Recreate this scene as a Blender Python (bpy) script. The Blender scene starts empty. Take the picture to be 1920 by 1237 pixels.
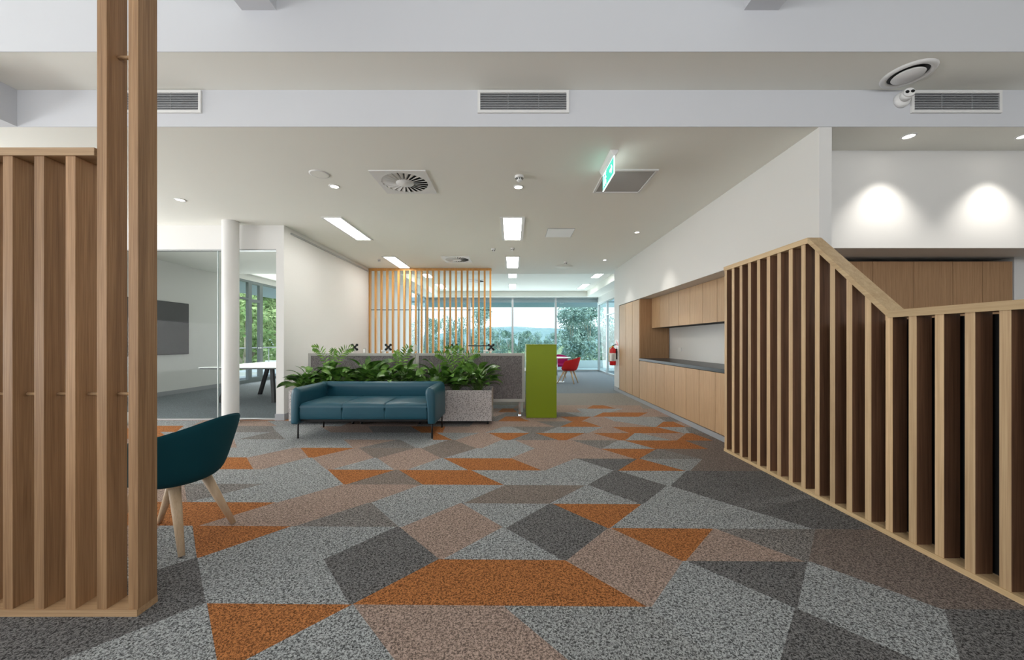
import bpy, math, random
from mathutils import Vector, Matrix
random.seed(7)
SC = bpy.context.scene
COL = SC.collection
EYE = 1.22
F = 700.0
def srgb(r, g, b):
    def c(v):
        v /= 255.0
        return v/12.92 if v <= 0.04045 else ((v+0.055)/1.055)**2.4
    return (c(r), c(g), c(b), 1.0)

# ------------------------------------------------------------------ materials
MATS = {}
def newmat(name):
    m = bpy.data.materials.new(name); m.use_nodes = True
    nt = m.node_tree
    b = nt.nodes['Principled BSDF']
    MATS[name] = m
    return m, nt, b
def spec(b, v):
    if 'Specular IOR Level' in b.inputs: b.inputs['Specular IOR Level'].default_value = v
def plain(name, col, rough=0.6, metal=0.0, sp=0.4, bump=0.0, bscale=200, vary=0.03, coat=0.0):
    m, nt, b = newmat(name)
    b.inputs['Roughness'].default_value = rough
    b.inputs['Metallic'].default_value = metal
    spec(b, sp)
    if coat: b.inputs['Coat Weight'].default_value = coat
    tc = nt.nodes.new('ShaderNodeTexCoord')
    n = nt.nodes.new('ShaderNodeTexNoise'); n.inputs['Scale'].default_value = 3.0; n.inputs['Detail'].default_value = 3
    nt.links.new(tc.outputs['Object'], n.inputs['Vector'])
    mix = nt.nodes.new('ShaderNodeMix'); mix.data_type = 'RGBA'
    c = srgb(*col)
    mix.inputs['A'].default_value = tuple(x*(1-vary) for x in c[:3])+(1,)
    mix.inputs['B'].default_value = tuple(min(1, x*(1+vary)) for x in c[:3])+(1,)
    nt.links.new(n.outputs['Fac'], mix.inputs['Factor'])
    nt.links.new(mix.outputs['Result'], b.inputs['Base Color'])
    if bump:
        n2 = nt.nodes.new('ShaderNodeTexNoise'); n2.inputs['Scale'].default_value = bscale
        nt.links.new(tc.outputs['Object'], n2.inputs['Vector'])
        bp = nt.nodes.new('ShaderNodeBump'); bp.inputs['Strength'].default_value = bump; bp.inputs['Distance'].default_value = 0.002
        nt.links.new(n2.outputs['Fac'], bp.inputs['Height'])
        nt.links.new(bp.outputs['Normal'], b.inputs['Normal'])
    return m
def wood(name, c1, c2, axis='Z', rough=0.45, stretch=14.0, scale=9.0, tone=0.16, fine=1.0):
    m, nt, b = newmat(name)
    b.inputs['Roughness'].default_value = rough
    spec(b, 0.35)
    tc = nt.nodes.new('ShaderNodeTexCoord')
    oi = nt.nodes.new('ShaderNodeObjectInfo')
    add = nt.nodes.new('ShaderNodeVectorMath'); add.operation = 'MULTIPLY_ADD'
    comb = nt.nodes.new('ShaderNodeCombineXYZ')
    for i in range(3): nt.links.new(oi.outputs['Random'], comb.inputs[i])
    nt.links.new(comb.outputs[0], add.inputs[0])
    add.inputs[1].default_value = (37, 53, 71)
    nt.links.new(tc.outputs['Object'], add.inputs[2])
    mp = nt.nodes.new('ShaderNodeMapping')
    s = [scale*stretch]*3; s['XYZ'.index(axis)] = scale*0.35
    s = [v/4 for v in s]
    mp.inputs['Scale'].default_value = s
    nt.links.new(add.outputs[0], mp.inputs['Vector'])
    n = nt.nodes.new('ShaderNodeTexNoise'); n.inputs['Scale'].default_value = 1.0; n.inputs['Detail'].default_value = 4; n.inputs['Roughness'].default_value = .6
    n.inputs['Distortion'].default_value = 0.4
    nt.links.new(mp.outputs[0], n.inputs['Vector'])
    mp2 = nt.nodes.new('ShaderNodeMapping'); mp2.inputs['Scale'].default_value = [v*6*fine if i != 'XYZ'.index(axis) else v*4 for i, v in enumerate(s)]
    nt.links.new(add.outputs[0], mp2.inputs['Vector'])
    n2 = nt.nodes.new('ShaderNodeTexNoise'); n2.inputs['Scale'].default_value = 1.0; n2.inputs['Detail'].default_value = 2
    nt.links.new(mp2.outputs[0], n2.inputs['Vector'])
    mm = nt.nodes.new('ShaderNodeMix'); mm.data_type = 'FLOAT'; mm.inputs['Factor'].default_value = .4
    nt.links.new(n.outputs['Fac'], mm.inputs['A']); nt.links.new(n2.outputs['Fac'], mm.inputs['B'])
    r = nt.nodes.new('ShaderNodeValToRGB')
    r.color_ramp.elements[0].position = .33; r.color_ramp.elements[0].color = srgb(*c2)
    r.color_ramp.elements[1].position = .66; r.color_ramp.elements[1].color = srgb(*c1)
    nt.links.new(mm.outputs['Result'], r.inputs['Fac'])
    hsv = nt.nodes.new('ShaderNodeHueSaturation')
    mr = nt.nodes.new('ShaderNodeMapRange'); mr.inputs['To Min'].default_value = 1-tone; mr.inputs['To Max'].default_value = 1+tone
    nt.links.new(oi.outputs['Random'], mr.inputs['Value'])
    nt.links.new(mr.outputs[0], hsv.inputs['Value'])
    nt.links.new(r.outputs['Color'], hsv.inputs['Color'])
    nt.links.new(hsv.outputs['Color'], b.inputs['Base Color'])
    bp = nt.nodes.new('ShaderNodeBump'); bp.inputs['Strength'].default_value = .15; bp.inputs['Distance'].default_value = .002
    nt.links.new(n2.outputs['Fac'], bp.inputs['Height']); nt.links.new(bp.outputs['Normal'], b.inputs['Normal'])
    return m
def carpet(name, col, dark=.22, light=1.42, scale=112, tint=(0, 0, 0)):
    m, nt, b = newmat(name)
    b.inputs['Roughness'].default_value = .95; spec(b, .1)
    tc = nt.nodes.new('ShaderNodeTexCoord')
    n = nt.nodes.new('ShaderNodeTexNoise'); n.inputs['Scale'].default_value = scale; n.inputs['Detail'].default_value = 2.5; n.inputs['Roughness'].default_value = .65
    n.inputs['Distortion'].default_value = 1.0
    nt.links.new(tc.outputs['Object'], n.inputs['Vector'])
    r = nt.nodes.new('ShaderNodeValToRGB')
    c = srgb(*col)
    e = r.color_ramp.elements
    e[0].position = .42; e[0].color = tuple(x*dark for x in c[:3])+(1,)
    e[1].position = .58; e[1].color = tuple(min(1, x*light+t) for x, t in zip(c[:3], tint))+(1,)
    nt.links.new(n.outputs['Fac'], r.inputs['Fac'])
    nt.links.new(r.outputs['Color'], b.inputs['Base Color'])
    bp = nt.nodes.new('ShaderNodeBump'); bp.inputs['Strength'].default_value = .5; bp.inputs['Distance'].default_value = .004
    nt.links.new(n.outputs['Fac'], bp.inputs['Height']); nt.links.new(bp.outputs['Normal'], b.inputs['Normal'])
    return m
def emis(name, col, strength):
    m, nt, b = newmat(name)
    b.inputs['Base Color'].default_value = srgb(*col)
    b.inputs['Emission Color'].default_value = srgb(*col)
    b.inputs['Emission Strength'].default_value = strength
    return m
def glass(name, tint, refl=.08, rough=0.0):
    m, nt, b = newmat(name)
    nt.nodes.remove(b)
    out = nt.nodes['Material Output']
    tr = nt.nodes.new('ShaderNodeBsdfTransparent'); tr.inputs['Color'].default_value = tint
    gl = nt.nodes.new('ShaderNodeBsdfGlossy'); gl.inputs['Roughness'].default_value = rough
    ge = nt.nodes.new('ShaderNodeNewGeometry')
    dt = nt.nodes.new('ShaderNodeVectorMath'); dt.operation = 'DOT_PRODUCT'
    nt.links.new(ge.outputs['Normal'], dt.inputs[0]); nt.links.new(ge.outputs['Incoming'], dt.inputs[1])
    ab = nt.nodes.new('ShaderNodeMath'); ab.operation = 'ABSOLUTE'; nt.links.new(dt.outputs['Value'], ab.inputs[0])
    om = nt.nodes.new('ShaderNodeMath'); om.operation = 'SUBTRACT'; om.inputs[0].default_value = 1.0; nt.links.new(ab.outputs[0], om.inputs[1])
    pw = nt.nodes.new('ShaderNodeMath'); pw.operation = 'POWER'; nt.links.new(om.outputs[0], pw.inputs[0]); pw.inputs[1].default_value = 5
    mul = nt.nodes.new('ShaderNodeMath'); mul.operation = 'MULTIPLY_ADD'; mul.inputs[1].default_value = .5; mul.inputs[2].default_value = refl*.5
    mx = nt.nodes.new('ShaderNodeMixShader')
    nt.links.new(pw.outputs[0], mul.inputs[0]); mul.use_clamp = True
    nt.links.new(mul.outputs[0], mx.inputs[0])
    nt.links.new(tr.outputs[0], mx.inputs[1]); nt.links.new(gl.outputs[0], mx.inputs[2])
    nt.links.new(mx.outputs[0], out.inputs['Surface'])
    return m

W = plain('wall_paint', (222, 221, 218), .55, sp=.3, vary=.006)
CEIL = plain('ceiling_paint', (242, 242, 234), .8, sp=.2, vary=.006)
BULK = plain('bulkhead_paint', (207, 209, 213), .75, sp=.2, vary=.006)
SKIRT = plain('skirting_grey', (158, 160, 164), .45, vary=.01)
LG = carpet('carpet_light_grey', (156, 159, 160))
LG2 = carpet('carpet_silver_grey', (150, 152, 152))
MG = carpet('carpet_mid_grey', (132, 128, 125))
DG = carpet('carpet_dark_grey', (112, 111, 111))
PK = carpet('carpet_rose_brown', (158, 138, 127), dark=.4)
PD = carpet('carpet_dark_rose', (122, 111, 105), dark=.4)
OR = carpet('carpet_orange', (166, 108, 64), dark=.36, light=1.4)
BR = carpet('carpet_taupe', (128, 118, 111), dark=.42)
BE = carpet('carpet_beige_grey', (138, 134, 128), dark=.55, light=1.4)
BG = carpet('carpet_blue_grey', (122, 128, 133), dark=.6, light=1.35)
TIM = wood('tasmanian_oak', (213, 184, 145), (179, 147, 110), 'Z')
BRN = wood('slat_brown', (130, 94, 70), (84, 58, 42), 'Z', rough=.5, tone=.22)  # slat bodies, darker brown than their edge strips
TIMY = wood('tasmanian_oak_long', (208, 182, 142), (178, 148, 110), 'Y')
TIMX = wood('tasmanian_oak_cross', (188, 156, 120), (152, 120, 88), 'X')
TIML = wood('warm_oak', (178, 141, 104), (130, 97, 67), 'Z', scale=12)
TIMD = wood('honey_pine', (216, 162, 92), (188, 132, 64), 'Z')
VEN = wood('oak_veneer', (202, 168, 130), (174, 140, 104), 'Z', rough=.5, scale=22, tone=.03)
VEN2 = wood('oak_veneer_deep', (182, 144, 106), (150, 114, 80), 'Z', rough=.5, scale=20, tone=.04)
LEGW = wood('pale_ash', (214, 190, 160), (192, 165, 134), 'Z', rough=.5, tone=.03)
BLK = plain('matt_black', (14, 14, 16), .5, vary=.02)
DARK = plain('shadow_gap_dark', (30, 28, 27), .8)
STONE = plain('charcoal_stone', (42, 43, 47), .35, sp=.5, vary=.05, bump=.02)
WHT = plain('white_plastic', (232, 232, 230), .4, vary=.005)
MULL = plain('mullion_grey', (120, 130, 132), .4, vary=.01)
WMET = plain('white_powdercoat', (226, 226, 224), .45, vary=.005)
ALU = plain('brushed_aluminium', (182, 184, 185), .35, metal=.7, vary=.01)
GFR = plain('pale_grey_frame', (176, 175, 170), .5, vary=.01)
GREYD = plain('grille_shadow', (28, 29, 31), .8)
LOUV = plain('grille_blade', (150, 152, 155), .5, vary=.01)
PERF = plain('perforated_grey', (176, 175, 173), .7, vary=.02)
TEAL = plain('teal_leather', (28, 77, 93), .42, sp=.5, bump=.05, bscale=260, vary=.04)
TEALF = plain('dark_teal_felt', (12, 66, 76), .85, sp=.2, bump=.25, bscale=500, vary=.06)
REDF = plain('red_felt', (196, 40, 38), .8, sp=.2, bump=.2, bscale=500, vary=.05)
MAGF = plain('magenta_felt', (170, 30, 100), .8, sp=.2, bump=.2, bscale=500, vary=.05)
LIME = plain('lime_green_laminate', (126, 144, 16), .45, sp=.3, vary=.02)
SCRN = plain('board_grey', (92, 91, 93), .7, vary=.02)
CONC = None
TABW = plain('table_white', (222, 226, 222), .3, vary=.01)
RED = plain('gloss_red', (200, 22, 28), .3, vary=.02)
YEL = plain('yellow_plastic', (220, 170, 30), .5)
SOIL = plain('potting_soil', (30, 24, 19), .95, bump=.6, bscale=60, vary=.3)
CHR = plain('chrome', (210, 210, 212), .15, metal=1.0)
def speckle(name, base, dots, scale):
    m, nt, b = newmat(name)
    b.inputs['Roughness'].default_value = .7
    tc = nt.nodes.new('ShaderNodeTexCoord')
    n = nt.nodes.new('ShaderNodeTexNoise'); n.inputs['Scale'].default_value = scale; n.inputs['Detail'].default_value = 1.5
    nt.links.new(tc.outputs['Object'], n.inputs['Vector'])
    r = nt.nodes.new('ShaderNodeValToRGB'); e = r.color_ramp.elements
    e[0].position = .40; e[0].color = srgb(*dots); e[1].position = .50; e[1].color = srgb(*base)
    nt.links.new(n.outputs['Fac'], r.inputs['Fac']); nt.links.new(r.outputs['Color'], b.inputs['Base Color'])
    return m
CONC = speckle('speckled_composite', (196, 190, 188), (140, 134, 132), 75)
def fabric(name, c1, c2):
    m, nt, b = newmat(name)
    b.inputs['Roughness'].default_value = .9; spec(b, .1)
    tc = nt.nodes.new('ShaderNodeTexCoord'); mp = nt.nodes.new('ShaderNodeMapping'); mp.inputs['Scale'].default_value = (220, 220, 50)
    n = nt.nodes.new('ShaderNodeTexNoise'); n.inputs['Scale'].default_value = 1; n.inputs['Detail'].default_value = 2
    nt.links.new(tc.outputs['Object'], mp.inputs[0]); nt.links.new(mp.outputs[0], n.inputs['Vector'])
    r = nt.nodes.new('ShaderNodeValToRGB'); e = r.color_ramp.elements
    e[0].position = .35; e[0].color = srgb(*c1); e[1].position = .65; e[1].color = srgb(*c2)
    nt.links.new(n.outputs['Fac'], r.inputs['Fac']); nt.links.new(r.outputs['Color'], b.inputs['Base Color'])
    return m
PANF = fabric('grey_screen_fabric', (88, 84, 84), (140, 135, 135))
def leafmat(name, c1, c2, scale=6, rough=.38, trans=.0, sp=.4):
    m, nt, b = newmat(name)
    b.inputs['Roughness'].default_value = rough; spec(b, sp)
    tc = nt.nodes.new('ShaderNodeTexCoord')
    n = nt.nodes.new('ShaderNodeTexNoise'); n.inputs['Scale'].default_value = scale; n.inputs['Detail'].default_value = 3
    nt.links.new(tc.outputs['Object'], n.inputs['Vector'])
    r = nt.nodes.new('ShaderNodeValToRGB'); e = r.color_ramp.elements
    e[0].position = .38; e[0].color = srgb(*c1); e[1].position = .62; e[1].color = srgb(*c2)
    nt.links.new(n.outputs['Fac'], r.inputs['Fac']); nt.links.new(r.outputs['Color'], b.inputs['Base Color'])
    return m
LEAF = leafmat('peace_lily_leaf', (40, 78, 24), (104, 146, 62), 10, .34, sp=.5)
FERN = leafmat('palm_leaf', (66, 108, 34), (118, 160, 62), 12, .5)
STEM = leafmat('green_stem', (60, 90, 30), (90, 120, 50))
SPA = plain('white_spathe', (240, 238, 225), .5)
TREE = leafmat('hazy_gum_leaf', (126, 152, 150), (176, 196, 184), .8, .7, sp=.1)  # pale cool greens, distance haze mixed into the leaf colour
TREE2 = leafmat('bright_gum_leaf', (120, 156, 96), (186, 208, 150), .9, .7, sp=.1)
BARK = leafmat('pale_bark', (150, 140, 128), (200, 192, 180), 1.2, .8, sp=.1)
GRASS = leafmat('grass', (136, 150, 118), (164, 176, 138), .1, .9, sp=.0)
HILL = leafmat('hill_bush', (140, 162, 164), (158, 176, 174), .05, .9, sp=.0)
LIT = emis('troffer_diffuser', (255, 252, 246), 21.0)
LITF = emis('far_troffer_diffuser', (255, 253, 250), 7.0)
LITS = emis('lamp_lens', (255, 248, 238), 14.0)
EXG = emis('exit_green', (62, 186, 164), 1.0)
EXW = emis('exit_white', (240, 255, 252), 2.0)
GL = glass('window_glass', (.80, .91, .925, 1), .02)
GLP = glass('partition_glass', (.955, .968, .966, 1), .004)
BLIND = plain('blind_grey', (156, 170, 174), .8, vary=.02)
EAVE = plain('eave_panel', (184, 198, 214), .7, vary=.02)
JOINT = plain('joint_line', (190, 200, 200), .3)

# ------------------------------------------------------------------ mesh builder
ORG = {}
class MB:
    def __init__(s): s.v = []; s.f = []; s.sm = []; s.mi = []
    def poly(s, pts, smooth=False, mi=0):
        b = len(s.v); s.v += [tuple(p) for p in pts]; s.f.append(tuple(range(b, b+len(pts)))); s.sm.append(smooth); s.mi.append(mi); return s
    def box(s, x0, x1, y0, y1, z0, z1, mi=0):
        if x1 < x0: x0, x1 = x1, x0
        if y1 < y0: y0, y1 = y1, y0
        if z1 < z0: z0, z1 = z1, z0
        b = len(s.v)
        s.v += [(x0,y0,z0),(x1,y0,z0),(x1,y1,z0),(x0,y1,z0),(x0,y0,z1),(x1,y0,z1),(x1,y1,z1),(x0,y1,z1)]
        for q in ((0,3,2,1),(4,5,6,7),(0,1,5,4),(1,2,6,5),(2,3,7,6),(3,0,4,7)):
            s.f.append(tuple(b+i for i in q)); s.sm.append(False); s.mi.append(mi)
        return s
    def prism(s, pts, d, axis=0):           # pts 2D outline, extruded between d[0], d[1] on axis
        n = len(pts); b = len(s.v)
        def mk(p, t):
            if axis == 0: return (t, p[0], p[1])
            if axis == 1: return (p[0], t, p[1])
            return (p[0], p[1], t)
        s.v += [mk(p, d[0]) for p in pts] + [mk(p, d[1]) for p in pts]
        s.f.append(tuple(b+i for i in range(n))); s.f.append(tuple(b+n+i for i in reversed(range(n))))
        s.sm += [False, False]; s.mi += [0, 0]
        for i in range(n):
            j = (i+1) % n
            s.f.append((b+i, b+n+i, b+n+j, b+j)); s.sm.append(False); s.mi.append(0)
        return s
    def tube(s, p0, p1, r0, r1=None, n=12, cap=True, sx=1.0):
        r1 = r0 if r1 is None else r1
        p0 = Vector(p0); p1 = Vector(p1); d = (p1-p0).normalized()
        a = d.orthogonal().normalized(); c = d.cross(a)
        b = len(s.v)
        for p, r in ((p0, r0), (p1, r1)):
            for i in range(n):
                t = 2*math.pi*i/n
                s.v.append(tuple(p + a*(r*math.cos(t)) + c*(r*math.sin(t))))
        for i in range(n):
            j = (i+1) % n
            s.f.append((b+i, b+j, b+n+j, b+n+i)); s.sm.append(True); s.mi.append(0)
        if cap:
            s.f.append(tuple(b+i for i in reversed(range(n)))); s.f.append(tuple(b+n+i for i in range(n))); s.sm += [False]*2; s.mi += [0, 0]
        return s
    def path(s, pts, radii, n=8):
        for i in range(len(pts)-1):
            s.tube(pts[i], pts[i+1], radii[i], radii[i+1], n)
        return s
    def lathe(s, prof, c=(0,0,0), n=32, axis='Z', a0=0, a1=2*math.pi):
        b = len(s.v); full = abs(a1-a0-2*math.pi) < 1e-6
        m = n if full else n+1
        for r, z in prof:
            for i in range(m):
                t = a0+(a1-a0)*i/n
                if axis == 'Z': s.v.append((c[0]+r*math.cos(t), c[1]+r*math.sin(t), c[2]+z))
                elif axis == 'Y': s.v.append((c[0]+r*math.cos(t), c[1]+z, c[2]+r*math.sin(t)))
                else: s.v.append((c[0]+z, c[1]+r*math.cos(t), c[2]+r*math.sin(t)))
        for k in range(len(prof)-1):
            for i in range(n):
                j = (i+1) % m
                s.f.append((b+k*m+i, b+k*m+j, b+(k+1)*m+j, b+(k+1)*m+i)); s.sm.append(True); s.mi.append(0)
        return s
    def build(s, name, mat, parent=None, origin=None, bevel=0, sub=0, solid=0, segs=2):
        me = bpy.data.meshes.new(name)
        if parent is not None: origin = ORG[parent.name]
        if origin is None:
            xs = [p[0] for p in s.v]; ys = [p[1] for p in s.v]; zs = [p[2] for p in s.v]
            origin = ((min(xs)+max(xs))/2, (min(ys)+max(ys))/2, min(zs))
        o3 = Vector(origin)
        me.from_pydata([tuple(Vector(v)-o3) for v in s.v], [], s.f)
        for i, p in enumerate(me.polygons):
            p.use_smooth = s.sm[i]; p.material_index = s.mi[i]
        for mm in (mat if isinstance(mat, (list, tuple)) else [mat]): me.materials.append(mm)
        me.validate(); me.update()
        o = bpy.data.objects.new(name, me); COL.objects.link(o)
        ORG[o.name] = tuple(origin)
        if parent is not None: o.parent = parent
        else: o.location = origin
        if solid:
            md = o.modifiers.new('solid', 'SOLIDIFY'); md.thickness = solid; md.offset = 0
        if bevel:
            md = o.modifiers.new('bevel', 'BEVEL'); md.width = bevel; md.segments = segs; md.limit_method = 'ANGLE'; md.angle_limit = math.radians(40)
            if segs > 2:
                for p in me.polygons: p.use_smooth = True
        if sub:
            md = o.modifiers.new('sub', 'SUBSURF'); md.levels = sub; md.render_levels = sub
            for p in me.polygons: p.use_smooth = True
        return o
def root(name, loc, label=None, cat=None, group=None, kind=None):
    o = bpy.data.objects.new(name, None); COL.objects.link(o); o.location = loc; o.empty_display_size = .1
    ORG[o.name] = tuple(loc)
    tag(o, label, cat, group, kind); return o
def tag(o, label=None, cat=None, group=None, kind=None):
    if label: o['label'] = label
    if cat: o['category'] = cat
    if group: o['group'] = group
    if kind: o['kind'] = kind
    return o
def bx(*a): return MB().box(*a)
def struct(name, mb, mat, label=None, cat=None, **k):
    o = mb.build(name, mat, **k); o['kind'] = 'structure'
    if label: o['label'] = label
    if cat: o['category'] = cat
    return o
def copytree(src, loc, rz=None, label=None):
    r = src.copy(); COL.objects.link(r); r.location = loc
    ORG[r.name] = tuple(loc)
    if rz is not None: r.rotation_euler = (0, 0, rz)
    if label: r['label'] = label
    for ch in src.children:
        c = ch.copy(); COL.objects.link(c); c.parent = r
        for g in ch.children:
            d = g.copy(); COL.objects.link(d); d.parent = c
    return r

# ------------------------------------------------------------------ floor
HY = 1.362; DY = .3625; SL = -.011
def fl(px, k):
    s = (px-961)/F
    Y = (HY+DY*k)/(1-SL*s)
    return (s*Y, Y)
ROWS = {
 0: [('DG',60,107),('DG',61,383),('LG',411,388),('OR',412,660),('LG',761,662),('PK',1103,943),('LG2',1395,1215),('LG',1453,1491),('DG',1806,1492),('LG',1812,1771),('DG',2600,2600)],
 1: [('LG',100,366),('DG',386,370),('LG',655,606),('DG',660,822),('OR',1213,1059),('PK',1222,1281),('LG',1491,1288),('DG',1495,1514),('LG',1766,1521),('PD',1930,2000),('DG',2600,2600)],
 2: [('PK',250,300),('LG',369,361),('OR',373,546),('LG',610,743),('DG',824,749),('PK',830,941),('LG',1055,946),('DG',1063,1140),('PK',1279,1145),('OR',1286,1337),('PK',1510,1341),('MG',1516,1529),('PD',2600,2600)],
 3: [('PK',180,240),('OR',372,517),('PK',552,690),('MG',748,697),('LG',754,862),('PK',944,866),('LG',950,1030),('DG',1139,1036),('OR',1144,1203),('LG',1527,1370),('DG',2600,2600)],
 4: [('LG',200,250),('PK',351,345),('MG',355,494),('LG',520,643),('PK',694,790),('LG',869,947),('BR',1030,1098),('LG',1201,1105),('DG',1206,1250),('LG',1370,1256),('DG',2600,2600)],
 5: [('OR',200,180),('LG',644,614),('OR',650,741),('BR',793,748),('OR',945,883),('LG',1100,1150),('DG',1251,1158),('LG',1258,1287),('DG',2600,2600)],
 6: [('LG',300,330),('OR',475,462),('PK',491,577),('LG',612,585),('PK',620,701),('LG',740,707),('PK',762,827),('LG',878,831),('OR',1016,959),('PK',1022,1078),('LG',1151,1081),('DG',1158,1195),('OR',1286,1200),('LG2',1294,1317),('PD',2600,2600)],
 7: [('OR',280,300),('LG',465,552),('PK',579,563),('OR',587,666),('PK',701,672),('BR',710,780),('PK',827,789),('BR',831,894),('LG',956,1003),('PK',1190,1126),('OR',1198,1231),('MG',1315,1237),('PD',2600,2600)],
 8: [('LG',400,408),('PK',444,439),('LG',662,644),('PK',672,745),('MG',781,750),('LG',791,841),('BR',894,850),('PK',903,940),('LG',1003,965),('PK',1125,1072),('MG',1128,1159),('LG',1229,1169),('OR',1328,1284),('PD',2600,2600)],
 9: [('OR',320,300),('LG',447,506),('MG',535,520),('LG',812,812),('OR',848,818),('LG2',855,900),('PK',947,915),('OR',956,994),('MG',1047,1003),('OR',1062,1097),('PK',1162,1112),('OR',1172,1190),('LG',1262,1200),('PK',1269,1287),('OR',1337,1298),('PD',2600,2600)],
 10: [('OR',330,345),('LG',440,430),('MG',519,510),('LG',620,600),('PK',700,690),('MG',790,770),('OR',830,835),('PK',909,944),('LG',992,959),('MG',1015,1047),('LG',1103,1131),('PK',1181,1147),('OR',1281,1231),('LG',1294,1284),('MG',2600,2600)],
 11: [('LG',360,380),('PK',520,500),('LG',640,660),('PK',780,790),('MG',880,890),('PK',1040,1006),('MG',1050,1075),('OR',1128,1097),('PK',1225,1160),('LG',1230,1244),('OR',1287,1262),('PK',2600,2600)],
 12: [('PK',420,400),('OR',560,540),('LG',720,740),('MG',934,948),('OR',994,969),('PK',1072,1050),('OR',1090,1109),('PK',1153,1131),('LG',1250,1231),('MG',2600,2600)],
 13: [('MG',600,620),('LG',800,820),('PK',930,950),('MG',1087,1060),('LG',1112,1131),('OR',1197,1215),('PK',2600,2600)],
 14: [('LG',700,690),('PK',934,942),('OR',970,962),('MG',1030,1040),('PK',1090,1081),('LG',1144,1169),('PK',2600,2600)],
 15: [('MG',800,810),('LG',960,970),('PK',1100,1112),('OR',1156,1131),('PK',1206,1200),('BE',2600,2600)],
}
fm = MB()
CM = ['LG','LG2','MG','DG','PK','PD','OR','BR','BE','BG']
XL, XR = -9.0, 6.2
def edge_pt(X, k):
    return (X, HY+DY*k+SL*X)
for k in range(-14, 16):
    src = ROWS[k] if k >= 0 else None
    pb, pt = edge_pt(XL, k), edge_pt(XL, k+1)
    if src:
        # fill out the far left with alternating pieces first
        cells = []
        for (c, a, b_) in src[:-1]: cells.append((c, fl(a, k), fl(b_, k+1)))
        c0 = src[0][0]; x0 = cells[0][1][0]; xs = []
        x = x0-0.0
        seq = ['LG','PK','MG','OR','LG','DG','BR','LG','PK']
        pre = []; X = x0-.9; n = k
        while X > XL+.4:
            w = .35*((-1)**n)
            pre.append((seq[n % 9], edge_pt(X-w*.5, k), edge_pt(X+w*.5, k+1))); n += 1; X -= .75+.25*(n % 3)
        pre.reverse()
        cells = pre+cells+[(src[-1][0], edge_pt(XR, k), edge_pt(XR, k+1))]
    else:
        cells = []; X = XL+.5; n = -k
        seq = ['LG','DG','PK','LG','OR','MG','LG','PK','DG']
        while X < XR-.7:
            w = .35*((-1)**n); cells.append((seq[n % 9], edge_pt(X-w, k), edge_pt(X+w, k+1))); n += 1; X += 1.0
        cells.append(('DG', edge_pt(XR, k), edge_pt(XR, k+1)))
    for c, b_, t_ in cells:
        pts = []
        for p in ((pb[0], pb[1], 0), (b_[0], b_[1], 0), (t_[0], t_[1], 0), (pt[0], pt[1], 0)):
            if not pts or (Vector(p)-Vector(pts[-1])).length > 1e-4: pts.append(p)
        if len(pts) >= 3: fm.poly(pts, mi=CM.index(c))
        pb, pt = b_, t_
yl, yr = edge_pt(XL, 16)[1], edge_pt(XR, 16)[1]
fm.poly([(XL, yl, 0), (XR, yr, 0), (XR, 8.8, 0), (XL, 8.8, 0)], mi=8)
fm.poly([(XL, 8.8, 0), (XR, 8.8, 0), (XR, 15.5, 0), (XL, 15.5, 0)], mi=9)
struct('floor', fm, [MATS['carpet_light_grey'], LG2, MG, DG, PK, PD, OR, BR, BE, BG], 'patterned carpet floor in grey, rose brown and orange facets', 'floor', origin=(0, 0, 0))
mf = bx(-9, -3.6, 5.86, 12.8, -.001, .004)
tag(mf.build('meeting_room_carpet', BG), 'plain blue grey carpet behind the glass of the meeting room', 'carpet', kind='structure')

# ------------------------------------------------------------------ shell
CH = 3.02
cm = MB()
cm.box(-9, 2.575, 3.134, 9.96, CH, CH+.28)
cm.box(2.575, 6.2, 3.134, 3.6, CH, CH+.28)
cm.box(2.575, 3.7, 9.3, 9.96, CH, CH+.28)
cm.box(-3.56, -3.0, 9.96, 15.4, CH, CH+.3)
cm.box(3.0, 3.7, 9.96, 15.4, CH, CH+.3)
cm.box(-3.0, 3.0, 15.0, 15.4, CH, CH+.3)
cm.box(-3.0, 3.0, 9.96, 15.0, 3.245, 3.3)
struct('ceiling', cm, CEIL, 'flat off-white plaster ceiling with a raised tray at the far end', 'ceiling')
struct('ceiling_upper', bx(-9, 6.2, 2.718, 3.134, 3.326, 3.5), CEIL, 'narrow raised ceiling strip between the two bulkheads', 'ceiling')
struct('ceiling_void', bx(-9, 6.2, -4, 2.70, 4.3, 4.4), CEIL)
struct('trim_1', bx(-9, 6.2, 3.128, 3.134, CH-.001, 3.6), BULK, 'lower white bulkhead carrying the air grilles', 'bulkhead')
struct('trim_2', bx(-9, 6.2, 2.712, 2.718, 3.325, 4.4), BULK, 'upper white bulkhead across the top of the view', 'bulkhead')
struct('trim_3', bx(-9, -4.15, 2.718, 3.128, CH, 3.326), BULK, 'boxed white bulkhead end at the far left', 'bulkhead')
for i, (a, b_, w) in enumerate(((-1.965, -1.715, 'left'), (1.68, 1.93, 'right'))):
    tag(bx(a, b_, -4, 2.715, 3.625, 4.3).build('ceiling_beam', BULK), 'white ceiling beam meeting the upper bulkhead, %s one of the pair' % w, 'beam', 'ceiling beams above the upper bulkhead')
rw = MB()
rw.box(2.575, 2.68, 3.134, 4.35, 0, CH)
rw.box(2.575, 2.68, 4.35, 9.03, 2.09, CH)
rw.box(2.575, 2.68, 9.03, 9.45, 0, CH)
struct('wall_right', rw, W, 'long white wall above the oak joinery', 'wall')
r2 = MB()
r2.box(2.68, 3.19, 4.35, 9.2, 2.09, 2.14)
r2.box(3.195, 3.25, 4.35, 9.2, 0, 2.14)
r2.box(2.68, 3.22, 4.30, 4.35, 0, 2.1)
struct('wall_niche', r2, W, 'pale back wall of the joinery niche', 'wall')
struct('wall_niche_end', bx(2.68, 3.7, 9.25, 9.45, 0, CH), W)
k = MB()
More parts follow.
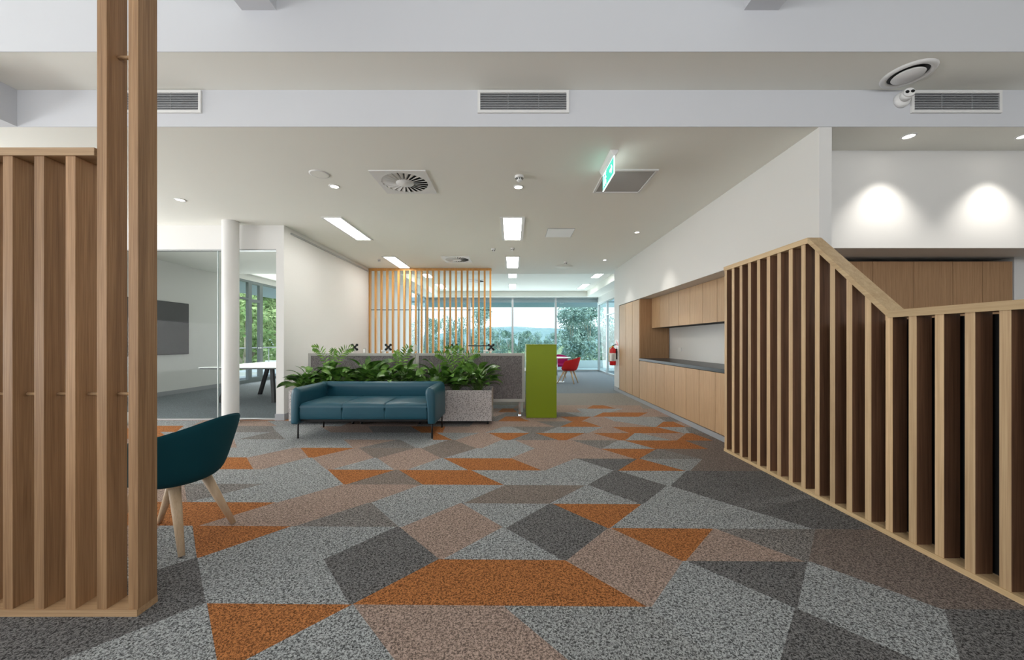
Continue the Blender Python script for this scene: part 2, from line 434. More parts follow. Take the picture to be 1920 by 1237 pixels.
k.box(2.68, 6.2, 3.52, 3.6, 2.10, CH); k.box(2.68, 6.2, 3.6, 4.3, 2.10, 2.16)
struct('wall_kitchenette', k, W, 'white wall washed by two scallops of light', 'wall')
struct('wall_kitchenette_back', MB().box(2.68, 6.2, 4.24, 4.29, 0, 2.1).box(5.24, 6.2, 3.9, 4.24, 0, 2.1), W)
struct('wall_far_right', bx(6.1, 6.2, -4, 4.3, 0, 4.3), W)
struct('wall_rear', MB().box(-9, 6.2, -4.1, -4, 0, 2.3).box(-9, 6.2, -4.1, -4, 3.5, 4.4), W)
struct('wall_left', MB().box(-3.64, -3.54, 5.88, 12.9, 0, CH), W, 'long white wall leading from the column to the slatted screen', 'wall')
struct('wall_header', MB().box(-9, -3.66, 5.78, 5.88, 2.65, CH).box(-3.66, -3.54, 5.78, 5.88, 0, CH), W, 'white header and pier framing the meeting room glass', 'wall')
struct('wall_outer_left', bx(-9.1, -9, -4, 5.8, 0, 4.3), W)
struct('wall_meeting', MB().box(-7.9, -7.8, 5.88, 10.55, 0, 3.2).box(-7.9, -7.8, 10.55, 12.9, 3.03, 3.2), W, 'pale wall inside the meeting room', 'wall')
struct('wall_meeting_end', bx(-7.9, -3.54, 12.85, 12.95, 0, 3.2), W)
struct('ceiling_meeting', bx(-7.9, -3.64, 5.88, 12.95, 3.2, 3.3), CEIL)
struct('baseboard_meeting', bx(-7.8, -7.785, 5.9, 10.5, 0, .1), SKIRT)
struct('baseboard_left', MB().box(-3.54, -3.525, 5.78, 12.2, 0, .1).box(-3.67, -3.525, 5.765, 5.78, 0, .1), SKIRT)
struct('baseboard_right', MB().box(2.56, 2.575, 9.03, 9.45, 0, .1).box(2.56, 2.575, 4.35, 9.03, 0, .065), SKIRT)
cl = root('round_column', (-4.23, 5.6, 0), 'round white structural column in front of the meeting room glass', 'column')
MB().lathe([(.108, 0), (.108, CH)], (-4.23, 5.6, 0), 40).build('shaft', W, cl)
pr = MB().box(-3.54, -3.515, 5.95, 9.1, 2.925, 2.95)
tag(pr.build('picture_rail', ALU), 'thin grey picture rail high on the left wall', 'rail')

# far windows
def window(name, x0, x1, y0, y1, z0, z1, label=None, fw=.045, gm=GL, transom=None, fm_=ALU):
    # a glazed bay along X (y0==y1) or Y (x0==x1)
    r = root(name, ((x0+x1)/2, (y0+y1)/2, z0), label, 'window' if label else None, kind='structure')
    m = MB(); d = .04
    if y0 == y1:
        for a, b_ in ((x0, x0+fw), (x1-fw, x1)): m.box(a, b_, y0-d, y0+d, z0, z1)
        m.box(x0+fw, x1-fw, y0-d, y0+d, z0, z0+fw*1.5); m.box(x0+fw, x1-fw, y0-d, y0+d, z1-fw, z1)
        if transom: m.box(x0+fw, x1-fw, y0-d, y0+d, transom, transom+fw)
        m.build('frame', fm_, r)
        bx(x0+fw, x1-fw, y0-.005, y0+.005, z0+fw*1.5, z1-fw).build('glass_pane', gm, r)
    else:
        for a, b_ in ((y0, y0+fw), (y1-fw, y1)): m.box(x0-d, x0+d, a, b_, z0, z1)
        m.box(x0-d, x0+d, y0+fw, y1-fw, z0, z0+fw*1.5); m.box(x0-d, x0+d, y0+fw, y1-fw, z1-fw, z1)
        if transom: m.box(x0-d, x0+d, y0+fw, y1-fw, transom, transom+fw)
        m.build('frame', fm_, r)
        bx(x0-.005, x0+.005, y0+fw, y1-fw, z0+fw*1.5, z1-fw).build('glass_pane', gm, r)
    return r
n = 1
order = ['leftmost, behind the slats', 'second from the left, behind the slats', 'third from the left, showing sky and hills', 'rightmost, showing tall gum trees']
wx = [-3.56, -1.77, 0.0, 1.78, 3.56]
for i in range(4):
    window('window_%d' % n, wx[i], wx[i+1], 15.4, 15.4, .0, CH, 'full height window in the far end wall, '+order[i], fw=.04); n += 1
    rb = root('roller_blind', ((wx[i]+wx[i+1])/2, 15.32, 2.82), 'raised grey roller blind on the far window '+order[i], 'blind', 'roller blinds on the far windows')
    bx(wx[i]+.05, wx[i+1]-.05, 15.345, 15.35, 2.82, 2.99).build('cloth', BLIND, rb)
    MB().tube((wx[i]+.05, 15.32, 2.97), (wx[i+1]-.05, 15.32, 2.97), .028).build('roll', BLIND, rb)
window('window_%d' % n, -3.56, -3.56, 13.0, 14.2, 0, CH, 'side window at the far left corner of the open office'); n += 1
window('window_%d' % n, -3.56, -3.56, 14.2, 15.36, 0, CH, 'corner side window next to the far end wall'); n += 1
struct('wall_left_far', bx(-3.66, -3.54, 12.9, 13.0, 0, CH+.2), W)
# right glazed partition, far
for i, (a, b_) in enumerate(((14.0, 15.36), (12.6, 14.0), (11.2, 12.6), (9.8, 11.2))):
    window('window_%d' % n, 3.56, 3.56, a, b_, 0, 2.75, None if i > 1 else 'glazed partition bay on the right of the far room, '+('nearest the end wall' if i == 0 else 'second from the end wall'), fw=.04, transom=None if i == 0 else 2.2); n += 1
struct('wall_right_far', MB().box(3.5, 3.62, 9.45, 15.4, 2.75, CH).box(3.5, 3.62, 9.45, 9.8, 0, 2.75), W)
# meeting room glass front
for i, (a, b_, t_) in enumerate(((-9.0, -7.8, None), (-7.8, -4.6, 'wide frameless pane of the meeting room front, left of the column'), (-4.6, -3.67, 'narrow pane of the meeting room front, behind and right of the column'))):
    r = root('window_%d' % n, ((a+b_)/2, 5.83, 0), t_, 'window' if t_ else None, kind='structure'); n += 1
    bx(a+.003, b_-.003, 5.825, 5.835, .02, 2.63).build('glass_pane', GLP, r)
    MB().box(a, b_, 5.80, 5.86, 0, .02).box(a, b_, 5.79, 5.86, 2.63, 2.65).build('track', ALU, r)
    bx(b_-.006, b_+.006, 5.822, 5.838, .02, 2.63).build('joint', JOINT, r)
# meeting room windows along x=-7.85
mw = [(10.55, 11.1, 2.45), (11.1, 11.62, 2.4), (11.62, 12.85, None)]
for i, (a, b_, tr) in enumerate(mw):
    window('window_%d' % n, -7.85, -7.85, a, b_, 0.0, 3.03, 'meeting room window bay looking onto gum trees, '+['left of the column edge', 'glazed door bay with transom', 'right of the thick mullion'][i], fw=.06 if i != 1 else .09, gm=GLP, transom=tr, fm_=MULL); n += 1
DL = (MB().tube((-7.80, 11.5, 1.02), (-7.74, 11.5, 1.02), .01).tube((-7.74, 11.5, 1.02), (-7.74, 11.38, 1.02), .01)).build('door_lever', CHR, [o for o in bpy.data.objects if o.name == 'window_%d' % (n-2)][0])

# ------------------------------------------------------------------ timber screen, front left
def slat_mesh(m, x0, x1, y0, y1, z0, z1): return m.box(x0, x1, y0, y1, z0, z1)
s = root('timber_slat_screen', (-1.9, 1.70, 0), 'tall oak slat screen in the left foreground with two posts rising to the ceiling', 'screen')
bx(-2.72, -1.665, 1.655, 1.752, 0, .03).build('base_rail', TIMX, s)
bx(-2.72, -1.855, 1.655, 1.752, 2.045, 2.08).build('top_rail', TIMX, s)
X0 = -1.709
for i in range(7):
    x = X0 - i*.1395
    bx(x, x+.044, 1.66, 1.75, .03, 4.3 if i < 2 else 2.045).build('post' if i < 2 else 'slat', TIML, s, bevel=.0015)
for i in range(6):
    x = X0 - i*.1395
    MB().tube((x-.096, 1.712, .98), (x, 1.712, .98), .0075).build('dowel', TIMX, s)
MB().tube((X0-.096, 1.712, 2.52), (X0, 1.712, 2.52), .0085).build('dowel', TIMX, s)

# ------------------------------------------------------------------ balustrade right
b = root('timber_slat_balustrade', (2.41, 2.8, 0), 'pale oak slatted stair balustrade on the right with a handrail that steps down', 'balustrade')
bx(2.36, 2.47, .9, 4.17, 0, .03).build('base_rail', TIMY, b)
yA, yB, zA, zB, th = 2.984, 2.345, 2.05, 1.415, .045
MB().box(2.358, 2.468, yA, 4.17, zA-th, zA).build('top_rail', TIMY, b)
dz = th*math.hypot(yA-yB, zA-zB)/(yA-yB)
MB().prism([(yB, zB-th), (yA, zA-th), (yA, zA), (yB, zB)], (2.358, 2.468), 0).build('sloping_rail', TIMY, b)
MB().box(2.358, 2.468, .9, yB, zB-th, zB).build('top_rail', TIMY, b)
def railz(y):
    if y >= yA: return zA-th
    if y <= yB: return zB-th
    return zB-th+(zA-zB)*(y-yB)/(yA-yB)
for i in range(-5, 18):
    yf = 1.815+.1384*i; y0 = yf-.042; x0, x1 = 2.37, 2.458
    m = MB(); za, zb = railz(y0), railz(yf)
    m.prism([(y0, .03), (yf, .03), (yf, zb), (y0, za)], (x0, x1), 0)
    sl_ = m.build('slat', BRN, b)
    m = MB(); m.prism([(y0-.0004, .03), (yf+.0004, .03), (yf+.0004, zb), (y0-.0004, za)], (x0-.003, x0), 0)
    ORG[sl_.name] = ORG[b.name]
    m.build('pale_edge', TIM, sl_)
bx(2.475, 2.482, .9, 2.95, .03, 1.36).build('shadow_sheet', BLK, b)  # black sheet standing in for the shadow behind the slats

# ------------------------------------------------------------------ slat divider at far left
s = root('timber_slat_divider', (-2.04, 9.2, 0), 'honey coloured timber slat divider standing between the white wall and the far windows', 'screen')
bx(-3.54, -.52, 9.18, 9.26, 2.965, CH).build('top_rail', TIMD, s)
bx(-3.54, -.52, 9.18, 9.26, 0, .04).build('base_rail', TIMD, s)
for i in range(22):
    x = -3.535+i*.1413
    bx(x, x+.042, 9.18, 9.26, .04, 2.965).build('slat', TIMD, s)
MB().tube((-3.54, 9.22, 2.0), (-.53, 9.22, 2.0), .009).build('rod', BLK, s)

# ------------------------------------------------------------------ joinery right wall
for i, (a, b_) in enumerate(((8.50, 9.02), (8.04, 8.50), (7.59, 8.04))):
    c = root('tall_cupboard', (2.88, (a+b_)/2, .065), 'full height oak cupboard of the right wall, %s' % ['next to the fire extinguisher wall', 'middle one of three', 'beside the bench niche'][i], 'cupboard', 'tall oak cupboards')
    bx(2.60, 3.18, a+.002, b_-.002, .065, 2.085).build('body', VEN2 if i == 2 else DARK, c)
    bx(2.578, 2.6, a+.009, b_-.009, .07, 2.075).build('door', VEN, c)
edges = [7.58, 7.16, 6.75, 6.35, 5.95, 5.55, 5.155, 4.75, 4.36]
pos = ['nearest the tall cupboards', 'second from the tall cupboards', 'third from the tall cupboards', 'fourth from the tall cupboards', 'fifth from the tall cupboards', 'sixth from the tall cupboards', 'the one cut by the slatted balustrade', 'hidden behind the slatted balustrade']
for i in range(8):
    a, b_ = edges[i+1], edges[i]
    c = root('overhead_cupboard', (3.0, (a+b_)/2, 1.49), 'oak overhead cupboard above the dark bench, '+pos[i], 'cupboard', 'overhead oak cupboards')
    bx(2.846, 3.185, a+.001, b_-.001, 1.492, 2.085).build('body', DARK, c)
    bx(2.826, 2.846, a+.004, b_-.004, 1.49, 2.086).build('door', VEN, c)
    c = root('base_cupboard', (2.88, (a+b_)/2, .065), 'oak base cupboard under the dark bench, '+pos[i], 'cupboard', 'oak base cupboards')
    bx(2.60, 3.18, a+.001, b_-.001, .065, .832).build('body', DARK, c)
    bx(2.578, 2.6, a+.004, b_-.004, .07, .828).build('door', VEN, c)
tag(bx(2.572, 3.19, 4.36, 7.585, .834, .88).build('benchtop', STONE, bevel=.003), 'long charcoal stone benchtop in the oak joinery niche', 'benchtop')
po = root('power_outlet', (3.185, 7.1, 1.07), 'small white power outlet on the back wall above the dark bench', 'outlet')
bx(3.18, 3.19, 7.05, 7.16, 1.03, 1.10).build('plate', WHT, po)
bx(3.176, 3.18, 7.07, 7.09, 1.05, 1.08).build('switch', WHT, po)
po = root('power_outlet', (-7.795, 9.9, .4), 'small white power outlet low on the meeting room wall', 'outlet')
bx(-7.8, -7.79, 9.95, 10.07, .36, .44).build('plate', WHT, po)
bx(-7.79, -7.785, 9.98, 10.0, .385, .415).build('switch', WHT, po)
# kitchenette cupboards
ex = [2.72, 3.08, 3.42, 3.764, 4.19, 4.60, 4.91, 5.225]
kp = ['furthest left', 'second from the left', 'partly behind the sloping handrail', 'just right of the sloping handrail', 'third from the right end', 'second from the right end', 'at the right end']
for i in range(7):
    c = root('wall_cupboard', ((ex[i]+ex[i+1])/2, 4.05, .02), 'tall brown oak cupboard in the recess beyond the balustrade, '+kp[i], 'cupboard', 'oak cupboards beyond the balustrade')
    bx(ex[i]+.001, ex[i+1]-.001, 3.92, 4.23, 0, 2.06).build('body', DARK, c)
    bx(ex[i]+.002, ex[i+1]-.002, 3.9, 3.92, .02, 2.055).build('door', VEN2, c)

# ------------------------------------------------------------------ ceiling fittings
def troffer(x, y, z, label, w=.30, l=1.22, lw=.235):
    t = root('recessed_troffer_light', (x, y, z), label, 'ceiling light', 'recessed linear ceiling lights')
    m = MB(); h = .012
    m.box(x-w/2, x-lw/2, y-l/2, y+l/2, z-h, z); m.box(x+lw/2, x+w/2, y-l/2, y+l/2, z-h, z)
    m.box(x-lw/2, x+lw/2, y-l/2, y-l/2+.03, z-h, z); m.box(x-lw/2, x+lw/2, y+l/2-.03, y+l/2, z-h, z)
    m.build('frame', WMET, t)
    bx(x-lw/2, x+lw/2, y-l/2+.03, y+l/2-.03, z-.006, z-.001).build('diffuser', LIT if z < 3.1 else LITF, t)
troffer(-2.62, 6.0, CH, 'lit recessed linear light, left one of the nearest pair')
troffer(0.0, 6.0, CH, 'lit recessed linear light, central one of the nearest pair', w=.36, lw=.27)
troffer(-2.62, 8.5, CH, 'lit recessed linear light just before the slatted divider')
troffer(0.0, 8.5, CH, 'lit recessed linear light in the centre of the second row', w=.32, lw=.25)
for yy, nm in ((11.25, 'near row'), (13.75, 'far row')):
    for xx, sd in ((-2.62, 'left, seen through the slats'), (0, 'centre'), (2.6, 'right beside the tray edge')):
        troffer(xx, yy, 3.245, 'lit linear light in the raised ceiling tray, %s, %s' % (nm, sd))
for xx, yy in ((-6.5, 8.4), (-5.0, 8.4), (-6.2, 9.4)):
    pass
troffer(-5.6, 9.0, 3.2, 'lit linear light on the meeting room ceiling, right of the column', w=1.22, l=.3, lw=1.15)
troffer(-5.9, 9.75, 3.2, 'lit linear light on the meeting room ceiling, the farther one', w=1.22, l=.3, lw=1.15)
troffer(-6.9, 9.3, 3.2, 'lit linear light on the meeting room ceiling, half hidden by the column', w=1.0, l=.3, lw=.9)

def downlight(x, y, z, label, r=.045, power=18, tilt=None, size=80, blend=.7, group='small recessed downlights'):
    t = root('downlight', (x, y, z), label, 'downlight', group)
    MB().lathe([(r*1.35, 0), (r*1.35, -.006), (r, -.008), (r, -.001)], (x, y, z), 24).build('trim_ring', WMET, t)
    MB().lathe([(.0005, -.003), (r, -.003)], (x, y, z), 24).build('lens', LITS, t)
    if power:
        ld = bpy.data.lights.new('downlight_beam', 'SPOT'); ld.energy = power; ld.spot_size = math.radians(size); ld.spot_blend = blend; ld.shadow_soft_size = .03
        ld.color = (1, .95, .88)
        lo = bpy.data.objects.new('downlight_beam', ld); COL.objects.link(lo); lo.location = (x, y, z-.02)
        if tilt: lo.rotation_euler = tilt
downlight(-2.066, 4.33, CH, 'small glowing downlight beside the round ceiling speaker')
downlight(.068, 4.345, CH, 'small glowing downlight just beyond the smoke detector')
downlight(-4.22, 4.74, CH, 'small glowing downlight nearest the timber screen on the left')
downlight(2.05, 6.15, CH, 'small downlight washing the right wall, the nearer one', r=.035, power=30, tilt=(0, math.radians(-12), 0), size=62)
downlight(2.035, 8.24, CH, 'small downlight washing the right wall, the farther one', r=.035, power=26, tilt=(0, math.radians(-12), 0), size=62)
downlight(3.47, 3.27, CH, 'downlight over the white recess wall, fully in view', r=.04, power=50, tilt=(math.radians(-3), 0, 0), size=92, blend=.75)
downlight(4.48, 3.27, CH, 'downlight over the white recess wall, at the right edge of the view', r=.04, power=50, tilt=(math.radians(-3), 0, 0), size=92, blend=.75)

def swirl(x, y, z, label, s=.6):
    t = root('swirl_diffuser', (x, y, z), label, 'air diffuser', 'square swirl air diffusers')
    m = MB(); h = s/2; R = .255; N = 48
    # square plate with a round hole
    zb = z-.012
    def sq(a):
        c, s_ = math.cos(a), math.sin(a); k_ = h/max(abs(c), abs(s_)); return (x+c*k_, y+s_*k_)
    for i in range(N):
        a0 = 2*math.pi*i/N; a1 = 2*math.pi*(i+1)/N
        p0, p1 = sq(a0), sq(a1)
        q0 = (x+R*math.cos(a0), y+R*math.sin(a0)); q1 = (x+R*math.cos(a1), y+R*math.sin(a1))
        m.poly([(*p0, zb), (*q0, zb), (*q1, zb), (*p1, zb)])
        m.poly([(*p0, z), (*p0, zb), (*p1, zb), (*p1, z)])
        m.poly([(*q0, zb), (*q0, zb+.01), (*q1, zb+.01), (*q1, zb)])
    m.build('face_plate', WMET, t)
    MB().lathe([(.0005, -.0015), (R, -.0015)], (x, y, z), 48).build('plenum', BLK, t)
    MB().lathe([(.0005, -.018), (.095, -.018), (.10, -.010), (.10, -.004)], (x, y, z), 36).build('hub_disc', WMET, t)
    v = MB()
    for i in range(24):
        a = 2*math.pi*i/24; da = .115
        c0, s0, c1, s1 = math.cos(a), math.sin(a), math.cos(a+da), math.sin(a+da)
        c2, s2 = math.cos(a+da*1.5), math.sin(a+da*1.5)
        v.poly([(x+.1*c0, y+.1*s0, z-.016), (x+R*c0, y+R*s0, z-.014), (x+R*c2, y+R*s2, z-.003), (x+.1*c2, y+.1*s2, z-.003)])
    v.build('vane', WMET, t, solid=.0015)
swirl(-1.215, 4.22, CH, 'square swirl air diffuser, the near one in the foreground ceiling')
swirl(-1.215, 8.18, CH, 'square swirl air diffuser, the smaller looking one above the slatted divider')
swirl(-1.215, 12.5, 3.245, 'square swirl air diffuser in the far ceiling tray, seen behind the slats')
g = root('return_air_grille', (1.245, 4.2, CH), 'square grey return air grille behind the exit sign', 'air grille')
m = MB(); a0, a1, b0, b1 = .97, 1.53, 3.90, 4.50; w = .025
m.box(a0, a1, b0, b0+w, CH-.014, CH).box(a0, a1, b1-w, b1, CH-.014, CH).box(a0, a0+w, b0+w, b1-w, CH-.014, CH).box(a1-w, a1, b0+w, b1-w, CH-.014, CH)
m.build('frame', WMET, g); bx(a0+w, a1-w, b0+w, b1-w, CH-.006, CH-.001).build('mesh', PERF, g)
g = root('access_panel', (.78, 6.2, CH), 'plain white ceiling access panel right of the central light', 'access panel')
bx(.56, 1.0, 5.95, 6.43, CH-.004, CH).build('frame', LOUV, g); bx(.568, .992, 5.958, 6.422, CH-.008, CH-.004).build('panel', WMET, g)
sp_ = root('ceiling_speaker', (-2.075, 4.01, CH), 'round white ceiling speaker at the upper left', 'speaker')
MB().lathe([(.1, 0), (.1, -.006), (.088, -.009)], (-2.075, 4.01, CH), 32).build('rim', WMET, sp_)
MB().lathe([(.088, -.008), (.0005, -.007)], (-2.075, 4.01, CH), 32).build('mesh', CEIL, sp_)
def detector(x, y, z, label, r=.05):
    t = root('smoke_detector', (x, y, z), label, 'smoke detector', 'ceiling detectors')
    MB().lathe([(r, 0), (r, -.018), (r*.9, -.024)], (x, y, z), 24).build('base', WHT, t)
    MB().lathe([(r*.62, -.02), (r*.62, -.045), (r*.5, -.055), (.0005, -.056)], (x, y, z), 24).build('sensor', WHT, t)
    m = MB()
    for i in range(8):
        a = i*math.pi/4; m.box(x+r*.64*math.cos(a)-.004, x+r*.64*math.cos(a)+.004, y+r*.64*math.sin(a)-.004, y+r*.64*math.sin(a)+.004, z-.042, z-.026)
    m.build('vent', GREYD, t)
detector(.075, 4.07, CH, 'white smoke detector at the centre of the near ceiling')
detector(-.37, 7.25, CH, 'white detector left of the central lights', .04)
detector(0.0, 7.2, CH, 'white detector between the two central lights', .04)
detector(1.2, 8.45, CH, 'white detector beside the round flat diffuser', .04)
detector(-2.93, 8.2, CH, 'tiny white detector near the left wall before the slatted divider', .03)
def disc(x, y, z, r, label):
    t = root('round_diffuser', (x, y, z), label, 'air diffuser', 'round ceiling diffusers')
    MB().lathe([(r, 0), (r*.97, -.012), (r*.86, -.018), (r*.74, -.010), (r*.73, -.002)], (x, y, z), 48).build('rim', WMET, t)
    MB().lathe([(r*.84, -.002), (.0005, -.0018)], (x, y, z), 48).build('throat', BLK, t)
    MB().lathe([(r*.54, -.006), (r*.60, -.016), (r*.58, -.022), (.0005, -.024)], (x, y, z), 48).build('centre_plate', WMET, t)
disc(3.115, 2.94, 3.326, .165, 'round white air diffuser in the raised strip at upper right')
t = root('round_diffuser', (1.23, 8.95, CH), 'flat round white diffuser near the far end of the ceiling', 'air diffuser', 'round ceiling diffusers')
MB().lathe([(.22, 0), (.21, -.01), (.0005, -.012)], (1.23, 8.95, CH), 36).build('plate', CEIL, t)

# wall grilles on bulkhead (plane y = 3.134)
def grille(x0, x1, z0, z1, label):
    t = root('air_grille', ((x0+x1)/2, 3.128, z0), label, 'air grille', 'linear grilles on the lower bulkhead')
    w = .022; y1 = 3.128; y0 = 3.112; m = MB()
    m.box(x0, x1, y0, y1, z0, z0+w).box(x0, x1, y0, y1, z1-w, z1).box(x0, x0+w, y0, y1, z0+w, z1-w).box(x1-w, x1, y0, y1, z0+w, z1-w)
    m.build('frame', WMET, t)
    bx(x0+w, x1-w, y1-.002, y1, z0+w, z1-w).build('backing', GREYD, t)
    N = 10
    for i in range(N):
        z = z0+w+(z1-z0-2*w)*(i+.5)/N; hh = .0036
        bx(x0+w, x1-w, y0+.003, y1-.003, z-hh, z+hh).build('blade', LOUV, t)
    m = MB()
    for q in (1/3, 2/3):
        xx = x0+(x1-x0)*q; m.box(xx-.002, xx+.002, y0+.002, y0+.004, z0+w, z1-w)
    m.build('stay', LOUV, t)
grille(-3.36, -2.60, 3.128, 3.316, 'white linear air grille on the bulkhead, left one cut by the timber posts')
grille(-.291, .472, 3.128, 3.316, 'white linear air grille at the centre of the bulkhead')
grille(3.33, 4.085, 3.128, 3.314, 'white linear air grille on the bulkhead beside the security camera')
# security camera
t = root('security_camera', (3.27, 3.134, 3.24), 'white turret security camera beside the right air grille', 'camera')
MB().lathe([(.001, 0), (.062, 0), (.062, -.022), (.052, -.035), (.001, -.04)], (3.25, 3.128, 3.235), 28, 'Y').build('base', WHT, t)
c0 = Vector((3.25, 3.105, 3.238)); c1 = Vector((3.232, 3.035, 3.252))
m = MB(); m.path([c0, c0.lerp(c1, .25), c0.lerp(c1, .85), c1], [.03, .042, .042, .036], 20); m.build('housing', WHT, t)
d = (c1-c0).normalized(); sidev = d.cross(Vector((0, 0, 1))).normalized()
for sg in (-1, 1):
    p = c1+sidev*(.018*sg); MB().tube(p, p+d*.003, .013, n=16).build('lens', BLK, t)

# exit sign
t = root('exit_sign', (.96, 3.72, 2.8), 'green running man exit sign hanging edge on from the ceiling', 'exit sign')
m = MB(); m.prism([(.915, CH), (1.0, CH), (.985, CH-.035), (.962, CH-.055), (.95, CH-.055), (.93, CH-.035)], (3.50, 3.95), 1); m.build('housing', WMET, t, bevel=.004)
bx(.952, .960, 3.505, 3.945, 2.80, 2.966).build('panel_edge', EXW, t)
bx(.9505, .952, 3.512, 3.94, 2.808, 2.96).build('green_face', EXG, t)
def facepoly(pts, name):   # (y, z) outline on the -X face
    MB().prism(pts, (.9495, .9505), 0).build(name, EXW, t)
# arrow on the near half, running man on the far half
yc = 3.60; zc = 2.884
facepoly([(yc+.055, zc+.012), (yc-.01, zc+.012), (yc+.012, zc+.040), (yc-.008, zc+.040), (yc-.045, zc), (yc-.008, zc-.040), (yc+.012, zc-.040), (yc-.01, zc-.012), (yc+.055, zc-.012)], 'arrow')
ym = 3.83
facepoly([(ym-.012+.014*math.cos(a*math.pi/5), zc+.05+.014*math.sin(a*math.pi/5)) for a in range(10)], 'figure_head')
facepoly([(ym-.022, zc+.03), (ym+.02, zc+.034), (ym+.028, zc-.004), (ym+.05, zc-.05), (ym+.034, zc-.056), (ym+.008, zc-.016), (ym-.016, zc-.022), (ym-.02, zc-.06), (ym-.036, zc-.06), (ym-.034, zc-.012), (ym-.006, zc-.002)], 'figure_body')
facepoly([(ym-.022, zc+.03), (ym-.05, zc+.008), (ym-.042, zc), (ym-.012, zc+.018)], 'figure_arm')
facepoly([(ym+.065, zc-.065), (ym+.065, zc+.062), (ym-.04, zc+.062), (ym-.04, zc+.070), (ym+.075, zc+.070), (ym+.075, zc-.065)], 'doorway')

